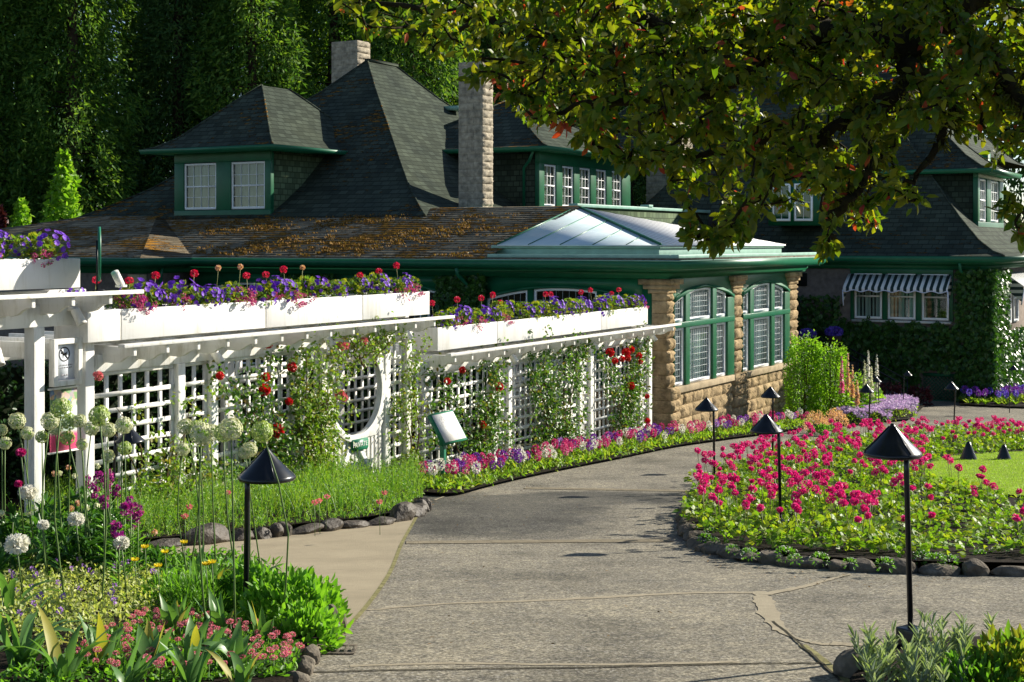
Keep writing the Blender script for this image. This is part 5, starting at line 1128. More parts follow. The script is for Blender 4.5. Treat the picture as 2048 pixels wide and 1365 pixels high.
# ------------------------------------------------------------------ climbing roses
def climber(label, s0, s1, zlo, zhi, n, mat, leafs=.05, dens=None, front=.10, stems=5, zs=0., name='climbing_rose', cat='climbing rose'):
    o = thing(name, PW((s0+s1)/2, -.1, pz((s0+s1)/2)), label, cat, 'roses climbing the pergola', rz=PROT); c = (s0+s1)/2; g0 = pz(c); mb = MB(); ends = []; n = int(n*1.05); leafs = leafs*1.15
    for _ in range(stems):
        x0 = (rng.random()-.5)*(s1-s0)*.4; x1 = (rng.random()-.5)*(s1-s0)*1.05; zt = zlo+(zhi-zlo)*(.55+.5*rng.random())-g0
        t = np.linspace(0, 1, 9); p = np.stack([x0+(x1-x0)*t**1.3+.08*np.sin(t*6+rng.random()*6), -front*.6+.06*np.sin(t*7+rng.random()*6), max(zs-g0, 0)*(zs > 0)+(zt-max(zs-g0, 0)*(zs > 0))*t], 1); mb.tube(p, np.linspace(.016, .004, 9), 6)
        ends.append(p)
    mb.build('stem', M['stem_brown'], o); E = np.vstack(ends); E = E[E[:, 2] > zlo-g0-.05]
    q = 16; k = max(6, n//q); c0 = E[rng.integers(len(E), size=k)]+rng.normal(0, 1, (k, 3))*np.array([.15, .06, .16])
    ext = np.stack([(rng.random(k)-.5)*(s1-s0), -front*rng.random(k)*1.2, (zlo+(zhi-zlo)*rng.random(k))-g0], 1); pick = rng.random(k) < (dens if dens is not None else .45)*.6; c0[pick] = ext[pick]
    p = np.repeat(c0, q, 0)+rng.normal(0, 1, (k*q, 3))*np.array([.075, .05, .075]); p[:, 1] = np.minimum(p[:, 1], .06); m = MB()
    m.cards(p, unit(rng.normal(size=(k*q, 3))+np.array([0, -.3, -.25])), unit(rng.normal(0, .6, (k*q, 3))+np.array([0, -1., .5])), leafs*(.6+.7*rng.random(k*q)), leafs*.62, LEAF)
    m.build('foliage', M[mat], o)
    # slender side shoots
    sh = MB()
    for q_ in c0[::5]: sh.tube([q_, q_+rng.normal(0, .06, 3)+[0, 0, .08]], .003, 4)
    sh.build('shoot', M['stem_brown'], o); return o
climber('thin climbing rose with orange-tinged young leaves on the lattice right of the notice post', -1.5, .3, .95, 2.35, 620, 'rose_leaf2', .055, .35)
climber('low bushy rose with coppery leaves in front of the left lattice', -1.2, .2, 1.0, 1.55, 700, 'rose_leaf2', .055, .9, .3)
climber('dark-leaved climbing rose with red blooms on the lattice left of the gate', .55, 2.3, 1.0, 2.7, 1900, 'rose_leaf', .06, .5)
climber('dense light green rambler arching over the left side of the gate', 1.95, 2.95, .8, 2.75, 3000, 'rose_leaf2', .055, .65, .28, 7)
climber('light green rambler shoots hanging over the top of the gate opening', 2.7, 4.5, 2.55, 2.98, 900, 'rose_leaf2', .05, .75, .25, 4, 2.4)
climber('slim climbing rose on the post just right of the gate', 4.4, 5.3, .7, 2.75, 1000, 'rose_leaf2', .05, .5, .15, 3)
climber('dark-leaved climbing rose behind the map board', 5.4, 8.3, .7, 2.15, 2500, 'rose_leaf', .06, .42)
climber('tall dark green climbing rose on the second wide lattice of the lowest section', 8.6, 11.1, .5, 2.45, 3400, 'rose_leaf', .062, .6, .2, 8)
climber('climbing rose with many red blooms next to the stone pier', 11.8, 14.2, .5, 2.15, 2300, 'rose_leaf', .06, .5)
def rose(R_, mat):
    o = empty_thing('rose_bloom', 'x', 'rose'); mb = MB(); ball(mb, (0, 0, 0), R_, 60, R_*.95, R_*.95, ROUND, 0, .35); mb.build('corolla', M[mat], o)
    mb = MB(); n = 6; mb.cards(np.zeros((n, 3)), rdir(n, -.5), N_up(n), R_*1.5, R_*.4, LEAF); mb.build('calyx', M['rose_leaf'], o); return o
RR = Pool([rose(.055, 'rose_red'), rose(.04, 'rose_red')]); RK = Pool([rose(.045, 'rose_pink')])
REDR = [(535, 686), (584, 735), (531, 755), (529, 780), (440, 752), (578, 803), (554, 862), (895, 763), (925, 740), (998, 774), (1003, 705), (965, 850), (1220, 705), (1244, 718), (1256, 716), (1261, 700), (1278, 712), (1281, 724), (1262, 772), (1294, 793), (1295, 842), (1252, 705), (1230, 722)]
def on_pergola(px, py, y):
    dx, dy = PD; ox, oy = PO[0]-PD[1]*y, PO[1]+PD[0]*y; r = (px-1024)/F; s = (r*oy-ox)/(dx-r*dy); Y = oy+dy*s; return np.array([r*Y, Y, ZC-(py-HOR)/F*Y]), s
for i, (px, py) in enumerate(REDR):
    b, s = on_pergola(px, py, -.22); w = 'left of the gate' if s < 2.9 else ('behind the map board' if s < 9 else 'beside the stone pier'); RR.place(i % 3 and 1 or 0, b, rng.random()*6, .9+.4*rng.random(), f'red rose bloom on the climbing rose {w}', f'red rose blooms {w}')
for i, (px, py, w) in enumerate([(728, 682, 'at the top of the gate opening'), (682, 693, 'at the top of the gate opening'), (692, 692, 'at the top of the gate opening'), (687, 795, 'at the left of the gate opening'), (680, 790, 'at the left of the gate opening'), (196, 752, 'on the lattice by the notice post')]):
    b, s = on_pergola(px, py, -.3); RK.place(i, b, rng.random()*6, .9+.3*rng.random(), f'pink rose bloom {w}', 'pink rose blooms on the pergola')
# ------------------------------------------------------------------ alliums
def allium(R_):
    o = empty_thing('allium', 'x', 'allium'); mb = MB(); n = 150; d = unit(rng.normal(size=(n, 3)))
    mb.cards(np.zeros((n, 3)), d, rdir(n), R_*.9, .0035, DIAM); mb.build('floret_stalk', M['allium_core'], o)
    mb = MB(); n = 300; d = unit(rng.normal(size=(n, 3)))*R_*(.86+.14*rng.random((n, 1)))
    for k in range(5):
        t = 2*math.pi*k/5; u = unit(d); ref = unit(np.cross(u, rng.normal(size=(1, 3)))); r2 = np.cross(u, ref); mb.cards(d, ref*math.cos(t)+r2*math.sin(t)+u*.35, u, .0125, .0085, DIAM)
    mb.build('flower_head', M['allium'], o); return o
M['allium_young'] = leaf('young_floret', [(.40,.48,.20),(.52,.58,.30),(.30,.40,.14)], .35)
AP_ = [allium(.068), allium(.068), allium(.068)]
for x in kids(AP_[2]):
    if x.name.startswith('flower_head'): x.data.materials[0] = M['allium_young']
AL = [(34, 842, 34), (55, 867, 27), (84, 874, 26), (3, 860, 24), (10, 887, 26), (123, 817, 42), (100, 842, 37), (111, 854, 32), (140, 844, 33), (159, 842, 28), (183, 857, 30), (199, 832, 42), (217, 860, 30), (248, 851, 35), (250, 897, 28), (216, 912, 26), (164, 889, 24), (135, 876, 30), (370, 853, 33), (403, 868, 47), (390, 856, 30), (422, 866, 36), (366, 899, 28), (447, 866, 38), (462, 858, 46), (490, 905, 28), (524, 864, 44), (499, 899, 31)]
for i, (px, py, dm) in enumerate(AL):
    Y = float(np.clip(370/dm, 8.3, 10.8)); R_ = dm*Y/F/2; h = P(px, py, Y); lean = rng.normal(0, .05)
    bx = h[0]+(rng.normal(.06, .04) if px > 340 else rng.normal(.05, .05)); by = h[1]+rng.normal(0, .06); bz = T(by)+.03
    src = AP_[i % 3]; w = 'the left cluster in front of the notice post' if px < 300 else 'the right cluster beside the big lamp'
    if i < 3: o = src
    else:
        o = src.copy(); C.objects.link(o)
        for c in [x for x in kids(src) if x.name.split('.')[0] != 'stem']: d = c.copy(); C.objects.link(d); d.parent = o
    o.location = h; o.rotation_euler = (0, 0, rng.random()*6); k = R_/.068; o.scale = (1, 1, 1); tag(o, f'cream allium ball in {w}', 'allium', 'white alliums in '+w)
    o.rotation_euler = (0, 0, 0)
    st = MB(); b = np.array([bx, by, bz])-h; st.tube([b, b*.75+[lean*.6, 0, 0], b*.5+[lean, 0, 0], b*.25+[lean*.7, 0, 0], [0, 0, 0]], [.0068, .006, .0055, .005, .0045], 6); sx = st.build('stem', M['stem'], o)
    for c in kids(o):
        if not c.name.startswith('stem'): c.scale = (k, k, k)
# ------------------------------------------------------------------ foreground bed on the left
def plant_at(name, label, cat, px, py, off=.05, group=None): return thing(name, G(px, py, off), label, cat, group)
# peony bush: several plants of dark lanceolate leaves, a few white blooms and buds
def peony(label, px, py, h, w, n, buds):
    o = plant_at('peony', label, 'peony', px, py, .05, 'peonies in the left bed'); mb = MB(); st = MB()
    for k in range(n):
        a = rng.random()*6.28; r = w*math.sqrt(rng.random()); top = np.array([r*math.cos(a), r*math.sin(a), h*(.45+.6*rng.random())*(1.1-.4*r/w)]); st.tube([top*np.array([.3, .3, 0]), top*.6, top], .004, 4)
        m = 13; d = rdir(m, .15); mb.cards(np.repeat([top], m, 0)-np.array([0, 0, 1])*np.abs(rng.normal(0, .07, (m, 1))), d, N_up(m, .35), .13*(.7+.5*rng.random(m)), .034, LEAF)
    st.build('stem', M['stem'], o); mb.build('foliage', M['dark_leaf'], o)
    for k in range(buds):
        a = rng.random()*6.28; r = w*.8*math.sqrt(rng.random()); b = MB(); ball(b, (r*math.cos(a), r*math.sin(a), h*1.08+.06*rng.random()), .018, 26, .02, .016, ROUND, 0, .2); b.build('bud', M['pink_haze' if k % 2 else 'allium'], o)
    return o
peony('dark green peony at the far left edge of the foreground bed', 20, 1180, .55, .42, 34, 3)
peony('dark green peony with the big white bloom, left front of the bed', 90, 1160, .5, .42, 34, 2)
peony('tall peony with pink buds standing before the notice post', 150, 1135, .72, .40, 34, 5)
peony('peony with glossy leaves below the magenta stocks', 215, 1165, .5, .36, 30, 2)
peony('small leafy peony just left of the yellow poppies', 262, 1175, .36, .26, 22, 2)
def bloom(px, py, Y, R_, label, mat='white_petal'):
    o = thing('peony_bloom', P(px, py, Y), label, 'peony bloom'); mb = MB(); ball(mb, (0, 0, 0), R_, 70, R_*1.1, R_*1.1, ROUND, 0, .5, (1.15, 1.15, .62)); mb.build('corolla', M[mat], o); mb = MB(); mb.tube([(0, 0, -R_*.6), (.02, .05, -.35)], .005, 5); mb.build('stem', M['stem'], o)
bloom(34, 1088, 8.9, .046, 'large ruffled white peony bloom at the left edge'); bloom(152, 1038, 9.6, .034, 'blush white peony bloom in the middle of the dark leaves'); bloom(86, 1050, 9.5, .024, 'round white peony bud above the large bloom'); bloom(243, 1086, 9.0, .03, 'small white peony bloom under the magenta stocks'); bloom(56, 985, 10.2, .04, 'pale peony bloom behind the alliums, left of the post'); bloom(42, 905, 10.2, .022, 'bright pink peony bud beside the pergola post', 'hy_magenta'); bloom(37, 968, 10.0, .018, 'small deep pink peony bud left of the pale bloom', 'hy_magenta')
# magenta stocks
def stock(px, py, Y, h, label):
    b = P(px, py, Y); o = thing('stock', (b[0], b[1], T(b[1])+.05), label, 'stock flower', 'magenta and purple stocks by the left lamp'); H = b[2]-T(b[1]); mb = MB(); mb.tube([(0, 0, 0), (0, 0, H)], .005, 5); mb.build('stem', M['stem'], o)
    mb = MB(); n = 26; z = H*(.2+.7*rng.random(n)); a = rng.random(n)*6.28; mb.cards(np.stack([0*z, 0*z, z], 1), np.stack([np.cos(a), np.sin(a), .6+0*a], 1), N_up(n), .08, .014, LEAF); mb.build('foliage', M['green_leaf'], o)
    mb = MB()
    for k in range(10): a = rng.random()*6.28; ball(mb, (.022*math.cos(a), .022*math.sin(a), H-h*.7*rng.random()), .012, 12, .020, .018, ROUND, 0, .4)
    mb.build('flower_spike', M['wall_petal'], o)
for i, (px, py, Y) in enumerate([(262, 1012, 9.9), (250, 1020, 9.8), (232, 1062, 9.4), (276, 1030, 10), (266, 1040, 10.2), (238, 1078, 9.2), (208, 1008, 10.4), (205, 960, 12.5), (222, 950, 12.8), (195, 955, 12.6), (215, 975, 12.2), (178, 965, 12.4), (235, 985, 12.3), (190, 985, 12)]):
    stock(px, py, Y, .13, ('magenta stock spike in the foreground cluster above the poppies' if i < 7 else 'purple stock spike at the foot of the left lattice'))
# pale variegated ground cover
VP2 = gxy([(20, 1180), (120, 1165), (230, 1160), (320, 1195), (330, 1240), (250, 1290), (150, 1330), (30, 1340), (-20, 1270)]); n = 5200; gp = scatter(VP2, n); z = .08+.17*rng.random(n); mb = MB()
mb.cards(np.c_[gp, T(gp[:, 1])+z], rdir(n, .3), N_up(n, .8), .03+.012*rng.random(n), .017, LEAF); tag(mb.build('variegated_groundcover', M['variegated']), kind='stuff')
def deadnettle():
    o = empty_thing('purple_flower', 'x', 'flower'); mb = MB(); ball(mb, (0, 0, .02), .012, 16, .014, .012, DIAM, 0, .4); mb.build('corolla', M['hy_lilac'], o); return o
pool = Pool([deadnettle()]); gp = scatter(VP2, 34, .1)
for i, p in enumerate(gp): pool.place(0, W3(p, .25), rng.random()*6, .9+.5*rng.random(), 'tiny lilac flower on the pale variegated ground cover', 'lilac flowers in the ground cover')
# yellow poppies
def poppy(px, py, Y, label):
    b = P(px, py, Y); o = thing('yellow_poppy', b, label, 'poppy', 'yellow poppies in the left bed'); mb = MB(); ref = rng.random()*6
    for k in range(5): t = ref+2*math.pi*k/5; mb.cards([(0, 0, 0)], [(math.cos(t), math.sin(t), .9)], [(-math.cos(t)*.5, -math.sin(t)*.5, 1)], .036, .045, ROUND)
    mb.build('corolla', M['yellow_petal'], o); mb = MB(); mb.tube([(0, 0, 0), (.01, 0, -.15), (.03, .02, T(b[1])-b[2])], .003, 5); mb.build('stem', M['stem'], o)
for (px, py, Y), w in zip([(290, 1097, 9.4), (368, 1088, 9.6), (270, 1123, 9.2), (330, 1107, 9.4), (424, 1128, 9.0), (412, 1132, 9.0), (316, 1135, 9.1)], ['above the leaves, upper left of the group', 'with the widest open cup, before the pavement', 'at the left end of the group', 'half hidden behind a stem', 'beside the yellow strap leaf', 'just left of the one at the strap leaf', 'lowest of the group, nodding']): poppy(px, py, Y, 'yellow poppy '+w)
# tulip and lily strap-leaf clumps
def strap(label, px, py, n, L, w, lift=1.25, droop=.9, mat='tulip_leaf', old=0.12, name='tulip_clump', cat='tulip leaves', rad=.06, group='strap-leaved clumps in the left bed'):
    o = plant_at(name, label, cat, px, py, .05, group)
    for k in range(n):
        mb = MB(); a = rng.random()*6.28; arc_leaf(mb, (rad*math.cos(a)*rng.random(), rad*math.sin(a)*rng.random(), 0), a, .88*L*(.7+.5*rng.random()), w*(.75+.5*rng.random()), lift+rng.normal(0, .16), max(0, droop+rng.normal(0, .5)))
        mb.build('leaf', M['yellow_leaf'] if rng.random() < old else M[mat], o, smooth=True)
    return o
for t in [('broad arching leaves at the bottom left corner', 40, 1335, 15, .50, .055, 1.1, 2.0), ('leaf clump with bent-over tips left of the ground cover', 18, 1260, 9, .52, .05, 1.35, 1.9), ('strap leaves in front of the ground cover', 130, 1360, 9, .42, .06, 1.15, 1.2), ('upright tulip leaves left of the pink daisies', 210, 1330, 9, .30, .07, 1.3, .6), ('tulip leaves among the pink daisies, centre', 300, 1340, 9, .28, .07, 1.2, .7),
          ('blue-green tulip leaves before the lamp foot', 390, 1330, 10, .28, .075, 1.25, .8), ('tulip leaves right of the lamp foot', 470, 1345, 10, .28, .07, 1.3, 1.0), ('tulip leaves behind the daisies, left of the lamp', 350, 1270, 9, .26, .065, 1.35, .6), ('tulip leaves beside the lamp pole', 440, 1275, 10, .28, .065, 1.35, .7), ('upright leaves by the right side of the lamp pole', 525, 1290, 7, .26, .045, 1.35, .5),
          ('tall strap leaves behind the lamp, before the pavement', 395, 1195, 9, .42, .055, 1.45, 1.2), ('yellowing strap leaves by the poppies', 430, 1200, 7, .40, .055, 1.45, 1.8), ('strap leaves with a white bent leaf by the pavement', 500, 1200, 7, .38, .05, 1.4, 1.8), ('small leaf clump at the lower frame edge under the daisies', 380, 1375, 9, .30, .055, 1.15, .9), ('leaf clump at the lower frame edge, right of the lamp', 480, 1380, 8, .28, .05, 1.2, .9), ('leaf clump at the lower frame edge, left', 250, 1385, 9, .30, .055, 1.2, .9)]:
    strap(*t, old=.3 if 'yellowing' in t[0] else .12)
# pink double daisies
def daisy():
    o = empty_thing('pink_daisy', 'x', 'daisy'); mb = MB(); mb.tube([(0, 0, 0), (0, .005, .09)], .003, 5); mb.build('stem', M['stem'], o)
    mb = MB(); ball(mb, (0, .005, .095), .020, 110, .009, .007, DIAM, 0, .6, (1.15, 1.15, .55)); mb.build('flower_head', M['bellis'], o)
    mb = MB(); n = 8; d = rdir(n, .25); mb.cards(d*.01, d, N_up(n, .3), .055, .025, LEAF); mb.build('foliage', M['green_leaf'], o); return o
pool = Pool([daisy(), daisy()]); DP = gxy([(150, 1345), (260, 1275), (330, 1250), (420, 1270), (470, 1290), (560, 1285), (600, 1320), (585, 1372), (480, 1385), (300, 1390), (180, 1385)]); gp = scatter(DP, 150, .055)
for i, p in enumerate(gp): 
    px = 1024+F*p[0]/p[1]; w = 'left of the lamp pole' if px < 480 else 'right of the lamp pole, near the corner stones'
    pool.place(i, W3(p, .06), rng.random()*6, (.75+.3*rng.random()), 'pink button daisy in the foreground bed, '+w, 'pink daisies '+w, tilt=(rng.normal(0, .2), rng.normal(0, .2)))
# bright sedum mound at the bed corner
def mound(name, label, cat, px, py, w, h, n, mat, L, Wd, tpl=LEAF, flowers=None, group=None, dn=None, up=.5, sc=(1, 1)):
    o = plant_at(name, label, cat, px, py, .03, group); d = rdir(n, .35); d[:, 2] = np.abs(d[:, 2]); r = (.72+.28*rng.random((n, 1))); bumpy = 1+.13*np.sin(d[:, :1]*7)*np.cos(d[:, 1:2]*6+1)
    c = d*np.array([w*sc[0], w*sc[1], h])*r*bumpy; mb = MB(); mb.cards(c, unit(d+rng.normal(0, .45, (n, 3))+[0, 0, up]), unit(d+rng.normal(0, .4, (n, 3))), L*(.7+.6*rng.random(n)), Wd, tpl); mb.build('foliage', M[mat], o)
    if flowers:
        k, fm, R_ = flowers; fb = MB(); dd = rdir(k, .6); dd[:, 2] = np.abs(dd[:, 2])
        for q_ in dd: ball(fb, q_*np.array([w*sc[0], w*sc[1], h])*1.04, R_, 16, R_*.9, R_*.8, DIAM, 0, .5)
        fb.build('bloom', M[fm], o)
    return o
mound('sedum', 'bright green fleshy-leaved mound at the corner of the bed by the pavement', 'sedum', 585, 1262, .30, .34, 1500, 'bright_leaf', .058, .030, sc=(1.1, 1))
mound('sedum', 'bright green leafy mound spilling towards the upright corner stone', 'sedum', 610, 1290, .20, .20, 700, 'bright_leaf', .055, .028)
mound('sedum', 'green leafy mound just left of the bright corner mound', 'sedum', 500, 1230, .22, .30, 800, 'green_leaf', .055, .03)
mound('pink_cushion', 'pink flower cushion behind the upright corner stone', 'flower cushion', 655, 1262, .07, .17, 160, 'green_leaf', .03, .012, flowers=(16, 'hy_magenta', .016)); mound('pink_cushion', 'pink flower cushion at the pavement edge of the bright mound', 'flower cushion', 632, 1225, .06, .17, 140, 'green_leaf', .03, .012, flowers=(14, 'verbena', .015))
mound('fern_leaved_plant', 'dark finely cut plant between lamp and poppies', 'leafy plant', 400, 1235, .25, .24, 1100, 'green_leaf', .075, .010, DIAM)
mound('fern_leaved_plant', 'dark finely cut plant behind the pink daisies', 'leafy plant', 330, 1225, .22, .22, 900, 'green_leaf', .07, .010, DIAM)
n = 3200; FBp = gxy([(10, 1372), (140, 1335), (330, 1235), (470, 1260), (600, 1320), (590, 1376), (300, 1400), (0, 1400)]); gp = scatter(FBp, n); mb = MB(); mb.cards(np.c_[gp, T(gp[:, 1])+.05+.05*rng.random(n)], rdir(n, .5), N_up(n, .7), .045, .02, LEAF); tag(mb.build('low_foliage', M['green_leaf']), kind='stuff')
n = 2600; FBp = gxy([(-60, 1210), (60, 1130), (260, 1130), (480, 1135), (560, 1170), (600, 1240), (400, 1240), (260, 1190)]); gp = scatter(FBp, n); mb = MB(); mb.cards(np.c_[gp, T(gp[:, 1])+.05+.12*rng.random(n)], rdir(n, .5), N_up(n, .7), .07, .022, LEAF); tag(mb.build('low_foliage', M['green_leaf']), kind='stuff')
# silver plants bottom right
def silver(label, px, py, n, h, mat='silver_leaf'):
    o = plant_at('silver_plant', label, 'silver plant', px, py, .04, 'silver-leaved plants at the bottom right')
    for k in range(n):
        a = rng.random()*6.28; r = .10*math.sqrt(rng.random()); top = np.array([r*1.7*math.cos(a), r*1.7*math.sin(a), h*(.6+.5*rng.random())]); m = 26; t = rng.random(m); mb = MB(); mb.tube([(r*math.cos(a), r*math.sin(a), 0), top], .003, 4)
        aa = rng.random(m)*6.28; b = np.array([r*math.cos(a), r*math.sin(a), 0]); mb.cards(b+(top-b)*t[:, None], unit(np.stack([np.cos(aa), np.sin(aa), 1.1+.6*t], 1)), N_up(m, .5), .075*(.8+.4*rng.random(m)), .012, LEAF); mb.build('shoot', M[mat], o)
for px, py, n, h, l in ((1755, 1345, 7, .20, 'silver plant at the left, next to the grey corner stone'), (1800, 1372, 8, .22, 'silver plant in front of the lamp base'), (1862, 1350, 7, .26, 'silver plant just right of the lamp base'), (1915, 1360, 7, .28, 'tallest silver plant, right of the lamp'), (1955, 1352, 6, .25, 'slim silver plant towards the right edge'), (1880, 1392, 8, .22, 'silver plant at the bottom frame edge'), (1780, 1395, 8, .2, 'silver plant at the bottom edge below the corner stone')): silver(l, px, py, n, h)
mound('mixed_green_plant', 'green plant with orange and red tinted leaves at the bottom right corner', 'leafy plant', 2030, 1385, .25, .26, 700, 'planter_leaf', .07, .025); mound('mixed_green_plant', 'low green plant between silver plants and the right corner', 'leafy plant', 1960, 1395, .22, .18, 500, 'green_leaf', .06, .022)
bloom(2042, 1273, b1[1]*.98, .016, 'small magenta bud at the right edge above the silver plants', 'hy_magenta')
# ------------------------------------------------------------------ around the bay and right wing
M['bright_leaf3'] = leaf('yellow_green_leaf', [(.14,.30,.02),(.20,.38,.03),(.27,.44,.05),(.10,.22,.02)], .42)
def column(label, px, py, w, h, n, mat='bright_leaf3', name='shrub', cat='shrub', lf=.07, flowers=0):
    o = plant_at(name, label, cat, px, py, 0, 'bright shrubs by the bay'); a = rng.random(n)*6.28; z = rng.random(n); r = w*(.72+.35*rng.random(n))*(1-.35*z**3)*(1+.16*np.sin(a*3+z*9)); c = np.stack([r*np.cos(a), r*np.sin(a), h*z*(1+.06*rng.normal(size=n))], 1)
    mb = MB(); mb.cards(c, unit(np.stack([np.cos(a), np.sin(a), .7+0*a], 1)+rng.normal(0, .6, (n, 3))), rdir(n, .5), lf*(.6+.7*rng.random(n)), lf*.5, LEAF); mb.build('foliage', M[mat], o)
    mb = MB()
    for k in range(5): t = rng.random()*6.28; mb.tube([(0, 0, 0), (w*.3*math.cos(t), w*.3*math.sin(t), h*.5), (w*.6*math.cos(t), w*.6*math.sin(t), h*1.02)], [.02, .014, .005], 5)
    mb.build('stem', M['stem_brown'], o)
    if flowers:
        mb = MB()
        for k in range(flowers): t = -1.57+rng.normal(0, .8); zz = rng.random(); ball(mb, (w*1.05*math.cos(t), w*1.05*math.sin(t), h*zz), .03, 12, .03, .025, DIAM, 0, .5)
        mb.build('bloom', M['white_petal'], o)
    return o
column('bright yellow-green shrub hugging the last stone pier of the bay', 1608, 838, .45, 1.95, 5200, flowers=9); column('bright yellow-green shrub right of the one at the stone pier', 1660, 838, .46, 1.75, 5000, flowers=6); column('low green shrub behind the foxgloves', 1705, 828, .40, 1.0, 1500)
mound('leafy_clump', 'leafy green clump under the foxglove spikes', 'leafy plant', 1735, 822, .5, .7, 900, 'bright_leaf3', .12, .05)
def foxglove(px, pyt, pyb, Y, label, mat):
    b = P(px, pyt, Y); z0 = T(Y); o = thing('foxglove', (b[0], Y, z0), label, 'foxglove', 'foxgloves by the bright shrubs'); H = b[2]-z0; mb = MB(); mb.tube([(0, 0, 0), (.02, 0, H)], [.014, .006], 5); mb.build('stem', M['stem'], o)
    hb = H*.55; n = 110; t = rng.random(n); a = rng.random(n)*6.28; mb = MB(); mb.cards(np.stack([.02+0*t, 0*t, H-hb*t], 1), np.stack([np.cos(a), np.sin(a), -.7+0*a], 1), N_up(n), .085*(.35+.9*t), .06*(.4+.8*t), ROUND); mb.build('flower_spike', M[mat], o)
    n = 24; a = rng.random(n)*6.28; mb = MB(); mb.cards(np.stack([0*a, 0*a, .1+H*.35*rng.random(n)], 1), np.stack([np.cos(a), np.sin(a), .3+0*a], 1), N_up(n), .24, .09, LEAF); mb.build('foliage', M['bright_leaf3'], o)
for px, pt, Y, l, m in ((1682, 712, 34.6, 'pink foxglove spike close to the right bright shrub', 'hy_pink'), (1694, 706, 35, 'pale foxglove spike, second beside the shrub', 'pink_haze'), (1703, 730, 34.6, 'short leaning pale foxglove by the shrub', 'pink_haze'), (1735, 700, 35.5, 'tallest white foxglove spike', 'white_petal'), (1752, 708, 35.7, 'white foxglove spike at the right end', 'white_petal'), (1727, 720, 35.4, 'greenish foxglove spike left of the tallest', 'allium'), (1713, 760, 34.2, 'low cream foxglove behind the lamp', 'pink_haze'), (1741, 732, 35.2, 'greenish foxglove between the two tall white ones', 'allium')): foxglove(px, pt, 820, Y, l, m)
LM = gxy([(1672, 850), (1690, 828), (1740, 818), (1800, 814), (1836, 822), (1834, 838), (1780, 848), (1730, 853)]); n = 7000; gp = scatter(LM, n); e = np.array([min(1, np.min(np.hypot(*(np.array(LM)-x).T))/.35) for x in gp]); zt = .10+.22*e
mb = MB(); k = 1500; mb.cards(np.c_[gp[:k], T(gp[:k, 1])+zt[:k]*rng.random(k)], rdir(k, .4), N_up(k, .7), .09, .03, LEAF); lm = thing('lilac_mat', (0, 0, 0), 'cushion of lilac flowers beside the path in front of the foxgloves', 'flower cushion'); mb.build('foliage', M['bright_leaf2'], lm)
mb = MB(); n2 = len(gp); mb.cards(np.c_[gp, T(gp[:, 1])+zt+.05*rng.random(n2)], rdir(n2, .2), N_up(n2, .5), .055, .05, ROUND); mb.build('bloom', M['lilac'], lm)
for px, py, l in ((1632, 862, 'pale pink airy flower clump at the end of the hyacinth strip'), (1672, 856, 'pale pink airy flower clump next to the lilac cushion')): mound('pink_airy_plant', l, 'flower clump', px, py, .30, .42, 900, 'pink_haze', .045, .02, DIAM)
mound('leafy_clump', 'low green tuft at the tip of the hyacinth strip', 'leafy plant', 1655, 868, .42, .14, 500, 'green_leaf', .08, .03)
for px, py, Y, l in ((1615, 668, 42.6, 'pot of violet-blue flowers at the top of the steps, left'), (1668, 664, 42.3, 'pot of violet-blue flowers at the top of the steps, right')):
    b = P(px, py, Y); o = thing('flower_pot', (b[0], b[1], b[2]-.45), l, 'potted flowers', 'pots of violet flowers at the steps'); mb = MB(); mb.lathe([(0, 0), (.17, 0), (.23, .32), (.25, .34), (.2, .33), (0, .30)], 16); mb.build('pot', M['rock_dark'], o); mb = MB(); ball(mb, (0, 0, .45), .28, 260, .07, .06, ROUND, 0, .4, (1.1, 1.1, .6)); mb.build('bloom', M['blue_petal'], o)
column('dark red-leaved shrub by the foot of the steps', 1775, 815, .38, .6, 700, 'dark_red_leaf', 'red_shrub', 'shrub', .1); column('small dark red-leaved shrub against the lattice vent', 1838, 812, .3, .5, 450, 'dark_red_leaf', 'red_shrub', 'shrub', .1)
q = scatter(gxy([(1925, 812), (2060, 816), (2060, 797), (1930, 797)]), 46, .22); HP2 = Pool([hyacinth(M['blue_petal']), hyacinth(M['hy_purple'])])
for i, p in enumerate(q): HP2.place(i, W3(p, .04), rng.random()*6, 1.3+.4*rng.random(), ('violet-blue' if i % 2 == 0 else 'purple')+' hyacinth in the shaded bed below the ivy wall', 'hyacinths below the ivy wall')
# ivy
def ivy(label, face_pts, n, lf, thick, mat='ivy_leaf'):
    """face_pts(k) -> k points on the wall with outward normals, in world space"""
    p, nn = face_pts(n); c = p.mean(0); o = thing('ivy', c, label, 'ivy'); mb = MB(); q_ = p-c+nn*thick*rng.random((n, 1))
    mb.cards(q_, unit(rng.normal(0, .55, (n, 3))+np.array([0, 0, -.8])+nn*.35), unit(nn+rng.normal(0, .45, (n, 3))), lf*(.6+.7*rng.random(n)), lf*.9, ROUND); mb.build('foliage', M[mat], o)
    st = MB()
    for k in range(14):
        i, j = rng.integers(n, size=2); a, b = p[i]-c, p[j]-c; st.tube([a, (a+b)/2+nn[i]*.03, b], .012, 4) if np.linalg.norm(a-b) < 1.6 else None
    if st.n == 0: st.tube([(0, 0, -.3), (0, 0, .3)], .012, 4)
    st.build('stem', M['stem_brown'], o); return o
nU = np.array([-.496, -.868, 0]); nV = np.array([.868, -.496, 0])
def wallU(u, v0, v1, z0, z1, cut=None):
    def f(n):
        v = v0+(v1-v0)*rng.random(n*2); z = z0+(z1-z0)*rng.random(n*2)
        if cut: k = ~cut(v, z); v, z = v[k], z[k]
        v, z = v[:n], z[:n]; 
        while len(v) < n: v = np.r_[v, v[:n-len(v)]]; z = np.r_[z, z[:n-len(z)]]
        return np.stack([HO[0]+.496*u-.868*v, HO[1]+.868*u+.496*v, z], 1), np.repeat([nU], n, 0)
    return f
